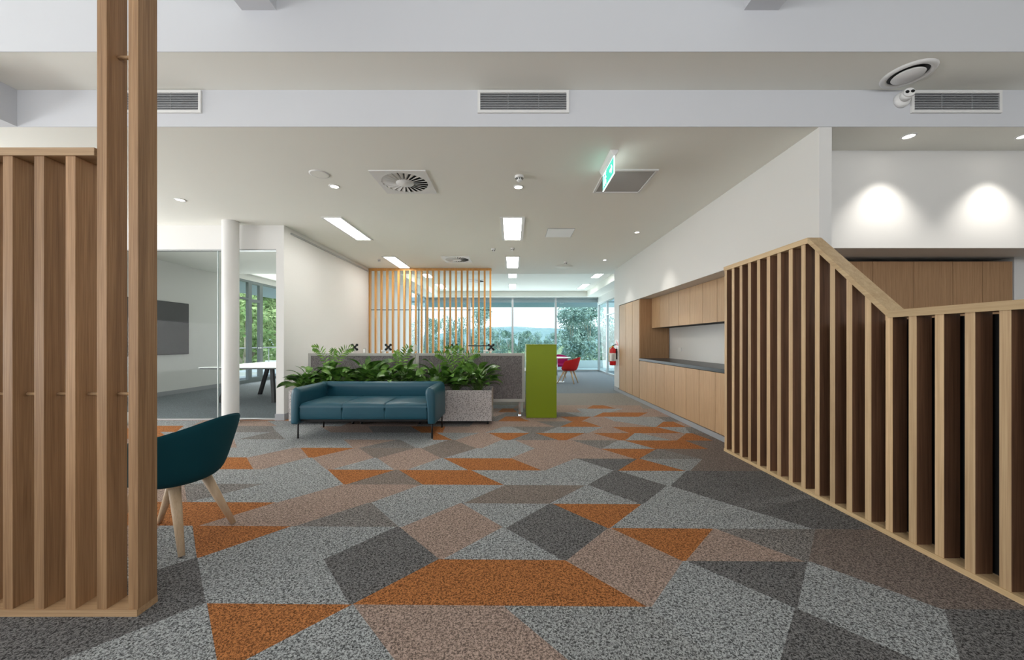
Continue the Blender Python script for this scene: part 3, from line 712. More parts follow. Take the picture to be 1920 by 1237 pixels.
# ------------------------------------------------------------------ sofa
def sofa():
    r = root('three_seat_sofa', (-1.84, 5.0, 0), 'teal leather three seat sofa on thin black legs in front of the planters', 'sofa')
    xl, xr, yf, yb, rc = -2.735, -.955, 4.62, 5.40, .11
    # U path (outer line)
    path = [(xl, yf)]
    for i in range(9):
        a = math.pi-(math.pi/2)*i/8
        path.append((xl+rc+rc*math.cos(a), yb-rc+rc*math.sin(a)))
    for i in range(9):
        a = math.pi/2-(math.pi/2)*i/8
        path.append((xr-rc+rc*math.cos(a), yb-rc+rc*math.sin(a)))
    path.append((xr, yf))
    # section: (inward, z)
    sec = [(.006, .20), (0, .22), (0, .50), (.004, .58), (.02, .632), (.055, .652), (.092, .648), (.118, .622), (.124, .58), (.118, .52), (.105, .46), (.098, .40), (.094, .24), (.086, .20)]
    m = MB(); nS = len(sec)
    pts = []
    # subdivide the straight runs
    P = []
    for i in range(len(path)-1):
        a, b_ = Vector(path[i]), Vector(path[i+1]); L = (b_-a).length; k_ = max(1, int(L/.12))
        for j in range(k_): P.append(a.lerp(b_, j/k_))
    P.append(Vector(path[-1]))
    rings = []
    for i, p in enumerate(P):
        t_ = (P[min(i+1, len(P)-1)]-P[max(i-1, 0)]).normalized()
        nrm = Vector((t_.y, -t_.x))
        rings.append([(p.x+nrm.x*s_, p.y+nrm.y*s_, z) for s_, z in sec])
    # rounded front ends: shrink rings
    def endrings(ring, d):
        cx = sum(q[0] for q in ring)/nS; cz = sum(q[2] for q in ring)/nS
        out = []
        for sc_, dy in ((.97, .010), (.88, .024), (.70, .034), (.35, .039)):
            out.append([(cx+(q[0]-cx)*sc_, q[1]-dy, cz+(q[2]-cz)*(1-(1-sc_)*.16)) for q in ring])
        return out
    e0 = endrings(rings[0], -1); e1 = endrings(rings[-1], -1)
    rings = list(reversed(e0))+rings+e1
    base = 0
    for rg in rings: m.v += rg
    for i in range(len(rings)-1):
        for j in range(nS):
            k_ = (j+1) % nS
            m.f.append((i*nS+j, i*nS+k_, (i+1)*nS+k_, (i+1)*nS+j)); m.sm.append(True); m.mi.append(0)
    m.f.append(tuple(range(nS))); m.sm.append(True); m.mi.append(0)
    o_ = (len(rings)-1)*nS
    m.f.append(tuple(o_+j for j in reversed(range(nS)))); m.sm.append(True); m.mi.append(0)
    ab_ = m.build('arms_and_back', TEAL, r)
    import bmesh
    bm = bmesh.new(); bm.from_mesh(ab_.data); bmesh.ops.recalc_face_normals(bm, faces=bm.faces); bm.to_mesh(ab_.data); bm.free()
    # piping seams where back meets arms
    for sx, nm in ((xl, 1), (xr, -1)):
        pm = MB()
        y_ = 5.27
        pts_ = [(sx+nm*s_*1.0, y_, z) for s_, z in sec[2:11]]
        pm.path([Vector(p)+Vector((nm*.002 if p[0] > sx+.06 or p[0] < sx-.06 else -nm*.001, 0, .003)) for p in pts_], [.0035]*len(pts_), 6)
        pm.build('seam', TEAL, r)
    # seat cushions
    xs = [xl+.10, xl+.10+.5267, xl+.10+2*.5267, xr-.10]
    for i in range(3):
        a, b_ = xs[i], xs[i+1]
        m = MB(); NX, NY = 14, 14
        z0, z1, y0, y1 = .255, .455, 4.605, 5.26
        def pt(u, v):
            x_ = a+(b_-a)*u; y_ = y0+(y1-y0)*v
            ex_ = min(u, 1-u)*(b_-a); ey = v*(y1-y0)
            z_ = z1+.018*math.sin(math.pi*u)*math.sin(math.pi*min(1, v*1.1+.05))
            rr = .020
            if ex_ < rr: z_ -= (rr-math.sqrt(max(0, rr*rr-(rr-ex_)**2)))*.55
            rf = .055
            if ey < rf: z_ -= rf-math.sqrt(max(0, rf*rf-(rf-ey)**2))
            return (x_, y_, z_)
        U = [0, .012, .03, .055, .1, .2, .35, .5, .65, .8, .9, .945, .97, .988, 1]
        V = [0, .004, .015, .035, .06, .085, .15, .3, .45, .6, .75, .9, 1]
        g = [[pt(u, v) for u in U] for v in V]
        for jj in range(len(V)-1):
            for ii in range(len(U)-1):
                m.poly([g[jj][ii], g[jj][ii+1], g[jj+1][ii+1], g[jj+1][ii]], True)
        # front face down to the underside
        zs = [.40, .34, .29, .268, .255]; ys = [0, .002, .004, .010, .022]
        prev = [g[0][ii] for ii in range(len(U))]
        for z_, dy in zip(zs, ys):
            cur = [(p[0], y0+dy+(.007 if ii in (0, len(U)-1) else .002 if ii in (1, len(U)-2) else 0), z_) for ii, p in enumerate(prev)]
            for ii in range(len(U)-1): m.poly([prev[ii], cur[ii], cur[ii+1], prev[ii+1]][::1], True)
            prev = cur
        m.poly([(a, y0+.02, .255), (a, y1, .255), (b_, y1, .255), (b_, y0+.02, .255)])
        m.poly([(a, y0+.03, .255), (a, y0+.03, .41), (a, y1, .45), (a, y1, .255)]); m.poly([(b_, y0+.03, .255), (b_, y1, .255), (b_, y1, .45), (b_, y0+.03, .41)])
        o = m.build('seat_cushion', TEAL, r)
        import bmesh
        bm = bmesh.new(); bm.from_mesh(o.data); bmesh.ops.remove_doubles(bm, verts=bm.verts, dist=.0004); bmesh.ops.recalc_face_normals(bm, faces=bm.faces); bm.to_mesh(o.data); bm.free()
    fr = MB().box(xl+.06, xr-.06, 4.66, 4.69, .225, .253).box(xl+.06, xr-.06, 5.27, 5.30, .225, .253).box(xl+.06, xl+.09, 4.69, 5.27, .225, .253).box(xr-.09, xr-.06, 4.69, 5.27, .225, .253)
    fr.build('under_frame', BLK, r)
    for x_, y_ in ((-2.70, 4.70), (-1.01, 4.69), (-2.685, 5.31), (-1.0, 5.29)):
        MB().tube((x_, y_, 0), (x_, y_, .24), .010).build('leg', BLK, r)
    for x_ in (-2.70, -1.01):
        pass
    return r
sofa()

# ------------------------------------------------------------------ planters
def planter(x0, x1, label):
    y0, y1 = 5.47, 5.93
    r = root('planter_box', ((x0+x1)/2, (y0+y1)/2, 0), label, 'planter', 'row of speckled planter boxes')
    m = MB(); w = .02; z0, z1 = .055, .505
    m.box(x0, x1, y0, y0+w, z0, .283).box(x0, x1, y0, y0+w, .287, z1).box(x0, x1, y1-w, y1, z0, z1).box(x0, x0+w, y0+w, y1-w, z0, z1).box(x1-w, x1, y0+w, y1-w, z0, z1)
    m.box(x0+.002, x1-.002, y0+.003, y0+w, .28, .29)
    m.build('box', CONC, r)
    bx(x0+w, x1-w, y0+w, y1-w, .43, .455).build('soil', SOIL, r)
    bx(x0+.04, x1-.04, y0+.03, y1-.03, .035, .055).build('base_plate', BLK, r)
    for a in (x0+.06, x1-.06):
        for b_ in (y0+.05, y1-.05):
            MB().tube((a-.012, b_, .021), (a+.012, b_, .021), .021, n=16).build('castor', BLK, r)
planter(-3.28, -2.30, 'speckled grey planter box, left one beside the white wall')
planter(-2.29, -1.31, 'speckled grey planter box directly behind the sofa')
planter(-1.30, -.306, 'speckled grey planter box, right one clear of the sofa arm')

def leafstrip(m, base, az, el, L, Wd, arch, n=7, fold=.25, roll=0.0):
    # curved lance-shaped blade
    p = Vector(base); d_h = Vector((math.cos(az), math.sin(az), 0)); up = Vector((0, 0, 1))
    side = Vector((-math.sin(az), math.cos(az), 0))
    ang = el; pts = []
    for i in range(n+1):
        t = i/n
        w = Wd*max(0.02, math.sin(math.pi*min(1, t**.75*1.0)))**.8 if 0 < t < 1 else .002
        dv = d_h*math.cos(ang)+up*math.sin(ang)
        nv = -d_h*math.sin(ang)+up*math.cos(ang)
        s2 = side*math.cos(roll)+nv*math.sin(roll)
        pts.append((p+s2*w/2+nv*w*fold*.5, p-nv*0, p-s2*w/2+nv*w*fold*.5))
        p = p+dv*(L/n); ang -= arch/n
    for i in range(n):
        a, b_ = pts[i], pts[i+1]
        m.poly([a[0], a[1], b_[1], b_[0]], True); m.poly([a[1], a[2], b_[2], b_[1]], True)
    return p
def lily(x, y, label, h=.36, n=26, spathe=None, seed=0, lean=0, big=1.0):
    rnd = random.Random(seed)
    z0 = .455
    r = root('peace_lily', (x, y, z0), label, 'plant', 'peace lilies in the planter boxes')
    m = MB(); st = MB()
    for i in range(n):
        az = 2*math.pi*(i*.618) + rnd.uniform(-.3, .3)
        inner = i/n
        el = math.radians(rnd.uniform(30, 86))
        sl = h*rnd.uniform(.30, .88)*(1 if inner < .6 else 1.05)
        b0 = Vector((x+rnd.uniform(-.05, .05), y+rnd.uniform(-.05, .05), z0))
        if math.sin(az)*sl > .35: sl *= .7
        dv = Vector((math.cos(az)*math.cos(el)+lean*.4, math.sin(az)*math.cos(el)*.62, math.sin(el))).normalized()
        tip = b0+dv*sl
        mid = b0.lerp(tip, .5)+Vector((0, 0, .02))
        st.path([b0, mid, tip], [.004, .0035, .0025], 5)
        L = rnd.uniform(.19, .29)*big; az2 = math.atan2(dv.y, dv.x)+rnd.uniform(-.4, .4)
        leafstrip(m, tip, az2, el*rnd.uniform(.55, .95), L, L*rnd.uniform(.36, .50), rnd.uniform(.5, 1.5), roll=rnd.uniform(-.8, .8))
    m.build('foliage', LEAF, r)
    st.build('stems', STEM, r)
    if spathe:
        sx, sz = spathe
        p = Vector((sx, y, sz)); q = MB().path([(x, y, z0), ((x+sx)/2, y, (z0+sz)/2+.03), p], [.004, .0035, .003], 6)
        q.build('flower_stem', STEM, r)
        sm = MB(); leafstrip(sm, p, math.radians(-75), math.radians(85), .13, .075, .35, fold=.4); sm.build('spathe', SPA, r)
        MB().tube(p+Vector((0, -.012, .01)), p+Vector((0, -.012, .07)), .006, .004).build('spadix', SPA, r)
def frondplant(x, y, label, tops, seed=0):
    rnd = random.Random(seed); z0 = .455
    r = root('parlour_palm', (x, y, z0), label, 'plant', 'feathery palms in the planter boxes')
    m = MB(); st = MB()
    for (dx, dyy, zt, L) in tops:
        b0 = Vector((x+rnd.uniform(-.02, .02), y+rnd.uniform(-.02, .02), z0)); tip = Vector((x+dx, y+dyy, zt))
        # rachis as a quadratic arc
        c = Vector((x+dx*.25, y+dyy*.25, zt+.02)); N = 16; P = []
        for i in range(N+1):
            t = i/N; P.append(b0*(1-t)**2+c*2*t*(1-t)+tip*t*t)
        st.path(P, [.004-.003*i/N for i in range(N+1)], 5)
        tot = zt-z0
        for i in range(6, N+1):
            t = (i-6)/(N-6)
            d_ = (P[min(i+1, N)]-P[i-1]).normalized()
            sd = d_.cross(Vector((0, 1, .3))).normalized()
            ll = L*(.55+.6*math.sin(math.pi*(t*.8+.15)))
            for sg in (-1, 1):
                e = (d_*.62+sd*sg*.8+Vector((0, rnd.uniform(-.2, .2), -.1))).normalized()
                az = math.atan2(e.y, e.x); el = math.asin(max(-1, min(1, e.z)))
                leafstrip(m, P[i], az, el, ll, .026, .5, n=3, fold=.1, roll=1.2)
    m.build('fronds', FERN, r); st.build('stems', STEM, r)
PY = 5.70
lil = [(-3.12, 'drooping over the left planter edge', .30, 30, None), (-2.86, 'beneath the leftmost palm', .34, 24, None), (-2.58, 'between the left palm and the sofa back centre', .30, 26, None),
       (-2.24, 'with broad upright leaves behind the sofa centre', .42, 26, None), (-1.95, 'left of the white flower', .32, 24, None), (-1.62, 'with a single white flower', .40, 26, (-1.50, 1.06)),
       (-1.18, 'behind the right sofa arm', .40, 28, None), (-.86, 'at the middle of the right planter', .30, 20, None), (-.52, 'spilling over the right end of the planters', .40, 32, None)]
for i, (x, t_, h, n_, sp2) in enumerate(lil):
    lily(x, PY+(.03 if i % 2 else -.04), 'dark green peace lily '+t_, h*1.05, int(n_*1.7), sp2, seed=20+i, big=.95)
frondplant(-2.80, PY+.05, 'feathery palm at the left end of the planters', [(-.26, .0, 1.12, .09), (.05, .02, 1.08, .07), (.34, -.02, 1.12, .09)], 3)
frondplant(-1.72, PY+.02, 'feathery palm behind the middle of the sofa', [(.16, .0, 1.12, .09), (-.08, .03, 1.04, .08)], 4)
frondplant(-.86, PY+.0, 'widest feathery palm, over the right planter', [(-.30, .0, 1.03, .09), (-.14, .03, 1.10, .10), (.05, .0, 1.12, .09), (.34, -.02, 1.04, .10), (-.2, -.08, .86, .09), (.18, -.08, .88, .09)], 5)

# ------------------------------------------------------------------ workstation screens
def wscreen(x0, x1, label):
    y0, y1 = 6.06, 6.10; z0, z1 = .24, 1.03; w = .045
    r = root('workstation_screen', ((x0+x1)/2, 6.08, 0), label, 'screen', 'fabric workstation screens')
    m = MB().box(x0, x1, y0, y1, z0, z0+w).box(x0, x1, y0, y1, z1-w, z1).box(x0, x0+w, y0, y1, z0+w, z1-w).box(x1-w, x1, y0, y1, z0+w, z1-w)
    m.build('frame', GFR, r, bevel=.003)
    bx(x0+w, x1-w, y0+.008, y1-.008, z0+w, z1-w).build('fabric_panel', PANF, r)
    for a in (x0+.08, x1-.10):
        bx(a, a+.035, y0+.003, y1-.003, .02, z0).build('leg', CHR, r)
        bx(a-.005, a+.045, y0-.06, y1+.06, 0, .02).build('foot', CHR, r)
wscreen(-3.32, -1.575, 'grey fabric workstation screen, left one beside the white wall')
wscreen(-1.565, .20, 'grey fabric workstation screen, right one next to the lime cabinet')
# lime cabinet
r = root('lime_cabinet', (.461, 6.15, 0), 'tall lime green storage cabinet end beside the workstation screens', 'cabinet')
bx(.219, .703, 5.95, 6.38, .003, 1.165).build('carcass', LIME, r, bevel=.002)
bx(.217, .705, 5.945, 6.385, 1.165, 1.173).build('top', LIME, r)
# desks and arms
def desk(x0, x1, y0, y1, label):
    r = root('workstation_desk', ((x0+x1)/2, (y0+y1)/2, 0), label, 'desk', 'white workstation desks')
    bx(x0, x1, y0, y1, .695, .72).build('desktop', TABW, r, bevel=.002)
    for a in (x0+.06, x1-.1):
        bx(a, a+.04, y0+.08, y0+.12, 0, .695).build('leg', WMET, r); bx(a, a+.04, y1-.12, y1-.08, 0, .695).build('leg', WMET, r)
desk(-3.3, -1.56, 6.35, 7.1, 'white desk behind the left workstation screen')
desk(-1.54, .24, 6.35, 7.1, 'white desk behind the right workstation screen')
desk(-3.3, -1.56, 7.12, 7.87, 'white desk in the second row, left half')
desk(-1.54, .24, 7.12, 7.87, 'white desk in the second row, right half')
for i, (px, who, sgn) in enumerate(((665, 'leftmost, in front of the white wall', -1), (728, 'second from the left, in front of the slats', -1), (852, 'third from the left, in front of the slats', 1), (921, 'rightmost, at the slat divider edge', -1))):
    Y = 7.45; X = (px-961)*Y/F; zc = 1.105
    r = root('display_mount', (X, Y, .72), 'white display mount with black cross bracket, '+who, 'display mount', 'display mounts above the desks')
    MB().tube((X+sgn*.14, Y+.08, .72), (X+sgn*.14, Y+.08, 1.02), .02).build('pole', WMET, r)
    MB().box(min(X, X+sgn*.14)-.02, max(X, X+sgn*.14)+.02, Y+.04, Y+.10, 1.02, 1.05).build('lower_arm', WMET, r, bevel=.008)
    bx(X-.03, X+.03, Y+.02, Y+.075, 1.03, 1.13).build('head', WMET, r, bevel=.01)
    m = MB(); hw = .046
    for sx in (-1, 1):
        for sz in (-1, 1):
            m.tube((X, Y, zc), (X+sx*hw, Y, zc+sz*hw), .018, .016, 8)
            m.tube((X+sx*hw, Y-.008, zc+sz*hw), (X+sx*hw, Y+.008, zc+sz*hw), .025, n=10)
    m.build('cross_bracket', BLK, r)
for px, who in ((684, 'left of the slat divider'), (843, 'behind the widest palm')):
    X = (px-961)*7.3/F
    r = root('desk_power_box', (X, 7.3, .72), 'small pale box standing above the desks, '+who, 'box', 'pale boxes on the desks')
    bx(X-.022, X+.022, 7.27, 7.33, .72, 1.085).build('case', GFR, r, bevel=.004); bx(X-.018, X+.018, 7.266, 7.27, 1.0, 1.07).build('face', WHT, r)
r = root('monitor_rail', (-.68, 7.8, .72), 'thin black horizontal rail above the desks in front of the slat divider', 'rail')
bx(-.93, -.42, 7.78, 7.80, 1.118, 1.14).build('bar', BLK, r)
for a in (-.9, -.46): MB().tube((a, 7.79, .72), (a, 7.79, 1.12), .008).build('upright', WMET, r)

# ------------------------------------------------------------------ tub chair
def tub_chair(felt, label, loc, rz):
    r = root('tub_chair', (0, 0, 0), label, 'chair')
    N = 40; m = MB()
    def rim(a):   # a=0 front (+x), pi back
        t = (1-math.cos(a))/2
        k_ = min(1, max(0, (abs(a)-.62)/.75)); k_ = k_*k_*(3-2*k_)
        return .455+.215*k_+.105*t**3*k_
    rings = []
    for zf, rx, ry in ((0, .03, .03), (0, .11, .11), (.02, .165, .175), (.09, .20, .215), (.2, .215, .235), (.45, .235, .255), (.75, .258, .275), (1, .275, .29)):
        rg = []
        for i in range(N):
            a = -math.pi+2*math.pi*i/N
            top = rim(a); z = .375+(top-.375)*zf
            back = (1-math.cos(a))/2
            cx = .035*(1-zf) + .0
            fx = rx*(1.0 if math.cos(a) < 0 else 1.0-.02*zf)
            rg.append((cx+fx*math.cos(a), ry*math.sin(a), z))
        rings.append(rg)
    for rg in rings: m.v += rg
    for k_ in range(len(rings)-1):
        for i in range(N):
            j = (i+1) % N
            m.f.append((k_*N+i, k_*N+j, (k_+1)*N+j, (k_+1)*N+i)); m.sm.append(True); m.mi.append(0)
    m.f.append(tuple(range(N))); m.sm.append(True); m.mi.append(0)
    o = m.build('shell', felt, r, solid=.022, sub=1)
    MB().lathe([(.0005, .46), (.17, .46), (.195, .45), (.20, .43), (.19, .40), (.0005, .40)], (.02, 0, 0), 32).build('seat_pad', felt, r)
    for (tx, ty, bx_, by) in ((-.03, -.10, -.16, -.195), (-.03, .10, -.16, .195), (.14, -.11, .34, -.20), (.14, .11, .34, .20)):
        MB().path([(tx, ty, .40), (tx+(bx_-tx)*.12, ty+(by-ty)*.12, .352), (bx_, by, .006)], [.026, .029, .0155], 16).build('leg', LEGW, r)
        MB().tube((bx_, by, 0), (bx_, by, .007), .013).build('glide', BLK, r) if False else None
    r.location = loc; r.rotation_euler = (0, 0, rz)
    return r
tub_chair(TEALF, 'dark teal tub chair on pale wooden legs beside the timber screen', (-2.03, 2.305, 0), math.pi)
tub_chair(REDF, 'red tub chair on wooden legs in the far room', (1.70, 10.9, 0), math.atan2(.46, -.89))
tub_chair(MAGF, 'magenta tub chair behind the white round table', (1.60, 12.75, 0), math.radians(-95))
def round_table(x, y, R, label, base='disc'):
    r = root('round_table', (x, y, 0), label, 'table')
    MB().lathe([(.0005, .715), (R-.01, .715), (R, .722), (R, .734), (R-.004, .74), (.0005, .74)], (x, y, 0), 64).build('tabletop', TABW, r)
    MB().tube((x, y, .012), (x, y, .715), .03, n=20).build('pedestal', CHR, r)
    MB().lathe([(.0005, .02), (.05, .018), (.235, .010), (.24, 0)], (x, y, 0), 48).build('base_disc', WMET, r)
round_table(-2.74, 2.12, .44, 'round pale table half hidden behind the timber screen and teal chair')
round_table(1.33, 11.3, .42, 'white round table between the red and magenta chairs')

# meeting room
r = root('meeting_table', (-4.9, 7.6, 0), 'long white meeting table with black edge and angled black legs', 'table')
bx(-5.85, -3.95, 6.95, 8.7, .722, .74).build('tabletop', TABW, r, bevel=.003)
bx(-5.84, -3.96, 6.96, 8.69, .70, .722).build('edge_band', BLK, r)
def plateleg(x0, x1, y0, y1, w, d_=.03):
    m = MB(); b_ = len(m.v)
    m.v += [(x0-w/2, y0-d_, 0), (x0+w/2, y0-d_, 0), (x0+w/2, y0+d_, 0), (x0-w/2, y0+d_, 0), (x1-w/2, y1-d_, .7), (x1+w/2, y1-d_, .7), (x1+w/2, y1+d_, .7), (x1-w/2, y1+d_, .7)]
    for q in ((0,3,2,1),(4,5,6,7),(0,1,5,4),(1,2,6,5),(2,3,7,6),(3,0,4,7)): m.f.append(q); m.sm.append(False); m.mi.append(0)
    return m
plateleg(-5.82, -5.55, 7.45, 7.5, .12).build('leg', BLK, r)
plateleg(-5.82, -5.55, 8.6, 8.5, .07).build('leg', BLK, r)
plateleg(-4.76, -4.83, 7.45, 7.5, .06).build('leg', BLK, r)
plateleg(-4.1, -4.25, 8.6, 8.5, .06).build('leg', BLK, r)
r = root('wall_board', (-7.77, 8.0, .92), 'dark grey rectangular display board on the meeting room wall', 'board')
bx(-7.8, -7.76, 6.9, 8.95, .92, 2.12).build('body', BLK, r)
bx(-7.76, -7.755, 6.91, 8.94, .93, 2.11).build('face', SCRN, r)

# fire extinguisher & signs
ex_, ey_ = 2.47, 9.2
r = root('fire_extinguisher', (ex_, ey_, .62), 'red fire extinguisher hung on the end of the right wall', 'fire extinguisher')
MB().lathe([(.0005, .63), (.07, .635), (.078, .66), (.078, 1.0), (.065, 1.045), (.025, 1.065), (.02, 1.09)], (ex_, ey_, 0), 28).build('cylinder', RED, r)
MB().lathe([(.0795, .74), (.0795, .935)], (ex_, ey_, 0), 28).build('white_label', WHT, r)
bx(ex_+.07, 2.575, ey_-.02, ey_+.02, .78, 1.04).build('wall_bracket', BLK, r)
m = MB()
for i in range(6): m.box(ex_-.045, ex_+.02, ey_-.0835+.0, ey_-.080, .76+i*.026, .768+i*.026)
m.build('label_text', BLK, r)
MB().tube((ex_, ey_, 1.085), (ex_, ey_, 1.11), .022).build('valve', YEL, r)
MB().path([(ex_-.01, ey_, 1.11), (ex_+.04, ey_-.02, 1.135), (ex_+.085, ey_-.03, 1.15)], [.012, .01, .008], 8).build('handle', BLK, r)
MB().path([(ex_, ey_-.02, 1.10), (ex_-.09, ey_-.03, 1.06), (ex_-.10, ey_-.02, .9), (ex_-.095, ey_-.02, .72)], [.009]*4, 8).build('hose', YEL, r)
r = root('extinguisher_sign', (2.572, 9.2, 1.16), 'small white sign with red triangle above the fire extinguisher', 'sign')
bx(2.568, 2.574, 9.04, 9.36, .98, 1.26).build('plate', WHT, r)
MB().prism([(9.05, 1.12), (9.35, 1.12), (9.20, 1.255)], (2.565, 2.568), 0).build('red_triangle', RED, r)
bx(2.563, 2.565, 9.185, 9.215, 1.15, 1.18).build('symbol', WHT, r)
for i in range(3): bx(2.565, 2.568, 9.17, 9.23, 1.0+i*.035, 1.018+i*.035).build('red_text_line', BLK if i < 2 else RED, r)

# ------------------------------------------------------------------ outside
tag(bx(-12, 8, 15.45, 18.2, -.25, -.05).build('balcony_slab', plain('balcony_concrete', (190, 200, 202), .8)), 'concrete balcony floor outside the far windows', 'balcony', kind='structure')
tag(bx(-12, 8, 18.1, 18.2, -.05, .30).build('balcony_upstand', plain('balcony_white', (226, 232, 232), .6)), 'low white balcony upstand outside the far windows', 'balcony', kind='structure')
tag(bx(-4.6, 8, 15.46, 18.4, 2.9, 3.05).build('roof_eave', EAVE), 'teal tinted eave above the far windows', 'eave', kind='structure')
br = root('balcony_rail', (-10.3, 12, -.1), 'steel balcony handrail outside the meeting room', 'railing')
MB().tube((-9.8, 9.8, .98), (-9.8, 16.5, .98), .025).build('handrail', ALU, br)
for i in range(6): MB().tube((-9.8, 10+i*1.25, -.1), (-9.8, 10+i*1.25, .98), .015).build('post', ALU, br)
bx(-9.81, -9.80, 9.8, 16.5, .0, .92).build('glass_infill', GLP, br)
tag(bx(-9.9, -7.9, 9.8, 15.4, -.25, -.05).build('balcony_slab', MATS['balcony_concrete']), 'concrete balcony floor outside the meeting room', 'balcony', kind='structure')
tag(bx(-9.9, -7.93, 9.8, 15.4, 2.99, 3.1).build('roof_eave', EAVE), 'teal tinted eave above the meeting room windows', 'eave', kind='structure')
gm = MB(); gm.poly([(-400, 18.5, -2.4), (400, 18.5, -2.4), (400, 600, -2.4), (-400, 600, -2.4)]); gm.poly([(-400, -30, -2.4), (-9.9, -30, -2.4), (-9.9, 18.5, -2.4), (-400, 18.5, -2.4)])
tag(gm.build('lawn', GRASS, origin=(0, 0, -2.4)), 'pale green park lawn outside the windows', 'lawn', kind='stuff')
hm = MB(); pr_ = None; rnd = random.Random(5)
H = []
for i in range(61):
    x = -420+i*14; z = 10+5*math.sin(i*.21+1.0)+2.2*math.sin(i*.53)+rnd.uniform(-.5, .5)
    z += 4*math.exp(-((x-10)/60)**2)
    H.append((x, z))
for i in range(60):
    (xa, za), (xb, zb) = H[i], H[i+1]
    hm.poly([(xa, 330, -2.4), (xb, 330, -2.4), (xb, 420, zb), (xa, 420, za)], True); hm.poly([(xa, 420, za), (xb, 420, zb), (xb, 560, -2.4), (xa, 560, -2.4)], True)
tag(hm.build('distant_hills', HILL, origin=(0, 420, -2.4)), 'hazy blue green hills on the horizon', 'hills', kind='structure')

def crown_mesh(m, c, R, hh, nleaf, s, rnd, clumps=16):
    cs = []
    for i in range(clumps):
        a = rnd.uniform(0, 2*math.pi); ph = rnd.uniform(-.9, 1); rr = rnd.uniform(.35, .85)
        cs.append((Vector((c[0]+R*rr*math.cos(a)*math.sqrt(1-min(.95, ph*ph*.8)), c[1]+R*rr*math.sin(a)*math.sqrt(1-min(.95, ph*ph*.8)), c[2]+hh*ph*.8)), R*rnd.uniform(.28, .5)))
    for i in range(nleaf):
        cc, cr = cs[i % clumps]
        d_ = Vector((rnd.gauss(0, 1), rnd.gauss(0, 1), rnd.gauss(0, .8))); d_.normalize()
        p = cc+d_*cr*rnd.uniform(.6, 1.05)
        u = Vector((rnd.gauss(0, 1), rnd.gauss(0, 1), rnd.gauss(0, 1))).normalized(); v = u.orthogonal().normalized()
        k_ = s*rnd.uniform(.6, 1.3)
        m.poly([p-u*k_, p+v*k_*.5, p+u*k_, p-v*k_*.5])
    return cs
def make_tree(loc, R, H_, trunk, mat, label, group, nleaf=2600, leaf=.16, seed=1, bark=None):
    rnd = random.Random(seed)
    r = root('gum_tree', loc, label, 'tree', group)
    m = MB(); c = (loc[0], loc[1], loc[2]+trunk+(H_-trunk)*.5)
    cs = crown_mesh(m, c, R, (H_-trunk)*.55, nleaf, leaf, rnd)
    m.build('crown', mat, r)
    t = MB(); b0 = Vector(loc); top = Vector((loc[0]+rnd.uniform(-.3, .3), loc[1], loc[2]+trunk+(H_-trunk)*.35))
    t.path([b0, b0.lerp(top, .5)+Vector((rnd.uniform(-.2, .2), 0, 0)), top], [R*.09, R*.07, R*.045], 8)
    for cc, cr in cs[:9]:
        st_ = b0.lerp(top, rnd.uniform(.45, .95)); t.path([st_, st_.lerp(cc, .5)+Vector((0, 0, .15)), cc], [R*.035, R*.025, R*.01], 6)
    t.build('trunk', bark or BARK, r)
    return r
def copy_tree(src, loc, sc_, rz, label):
    r = copytree(src, loc, rz, label); r.scale = sc_; return r
A = make_tree((2.5, 40, -2.4), 2.6, 8, 1.8, TREE, 'tall gum tree behind the rightmost far window, left one', 'gum trees beyond the far windows', 3200, .19, 3)
A2 = make_tree((-6.0, 42, -2.4), 2.4, 7, .8, TREE, 'grey green gum tree seen through the slatted divider, middle one', 'gum trees beyond the far windows', 3000, .18, 9)
G = 'gum trees beyond the far windows'
tl = [  # px centre, distance, top px y, width px, label
 (1108, 38, 572, 74, 'tall gum tree behind the rightmost far window, right one'),
 (1142, 44, 583, 60, 'gum tree behind the glazed partition at the far right'),
 (1175, 40, 580, 60, 'gum tree at the far right, mostly hidden by the wall'),
 (1066, 48, 592, 40, 'lower gum tree just left of the tall pair'),
 (992, 85, 622, 30, 'small round tree below the hills, behind the lime cabinet'),
 (1012, 90, 619, 36, 'dark round tree below the hills, left of the right window post'),
 (1034, 95, 625, 34, 'low tree below the hills at the right window post'),
 (972, 88, 620, 34, 'mid distance tree right of the centre window post'),
 (952, 80, 621, 34, 'mid distance tree left of the centre window post'),
 (935, 60, 613, 36, 'pale thin tree at the edge of the slatted divider'),
 (905, 42, 576, 50, 'gum tree seen through the slats near the divider edge'),
 (842, 46, 586, 44, 'gum tree seen through the slats, left of the middle'),
 (808, 50, 600, 44, 'gum tree seen through the slats at the window corner'),
 (775, 40, 590, 60, 'gum tree seen through the side window behind the slats'),
 (1094, 60, 585, 70, 'wide gum tree filling the gap between the tall pair at the right'),
]
A.location = ((1078-961)*40/F, 40, -2.4); 
def place(obj, px, D, ty, wpx, baseH, baseR):
    top = EYE+(640-ty)*D/F; hgt = top+2.4; s_ = hgt/baseH; sr = (wpx*D/F/2)/baseR
    obj.location = ((px-961)*D/F, D, -2.4); obj.scale = (sr, sr, s_)
place(A, 1076, 40, 574, 78, 8, 2.75); place(A2, 870, 44, 588, 46, 7, 2.55)
for i, (px, D, ty, wpx, lb) in enumerate(tl):
    src, bh, bR = ((A, 8, 2.75), (A2, 7, 2.55))[i % 2]
    o = copytree(src, (0, 0, 0), i*1.3, lb); place(o, px, D, ty, wpx, bh, bR)
B = make_tree((-17, 21, -2.4), 3.0, 9.5, 1.0, TREE2, 'bright pale trunked gum tree outside the meeting room, left one', 'gum trees outside the meeting room', 4200, .2, 12)
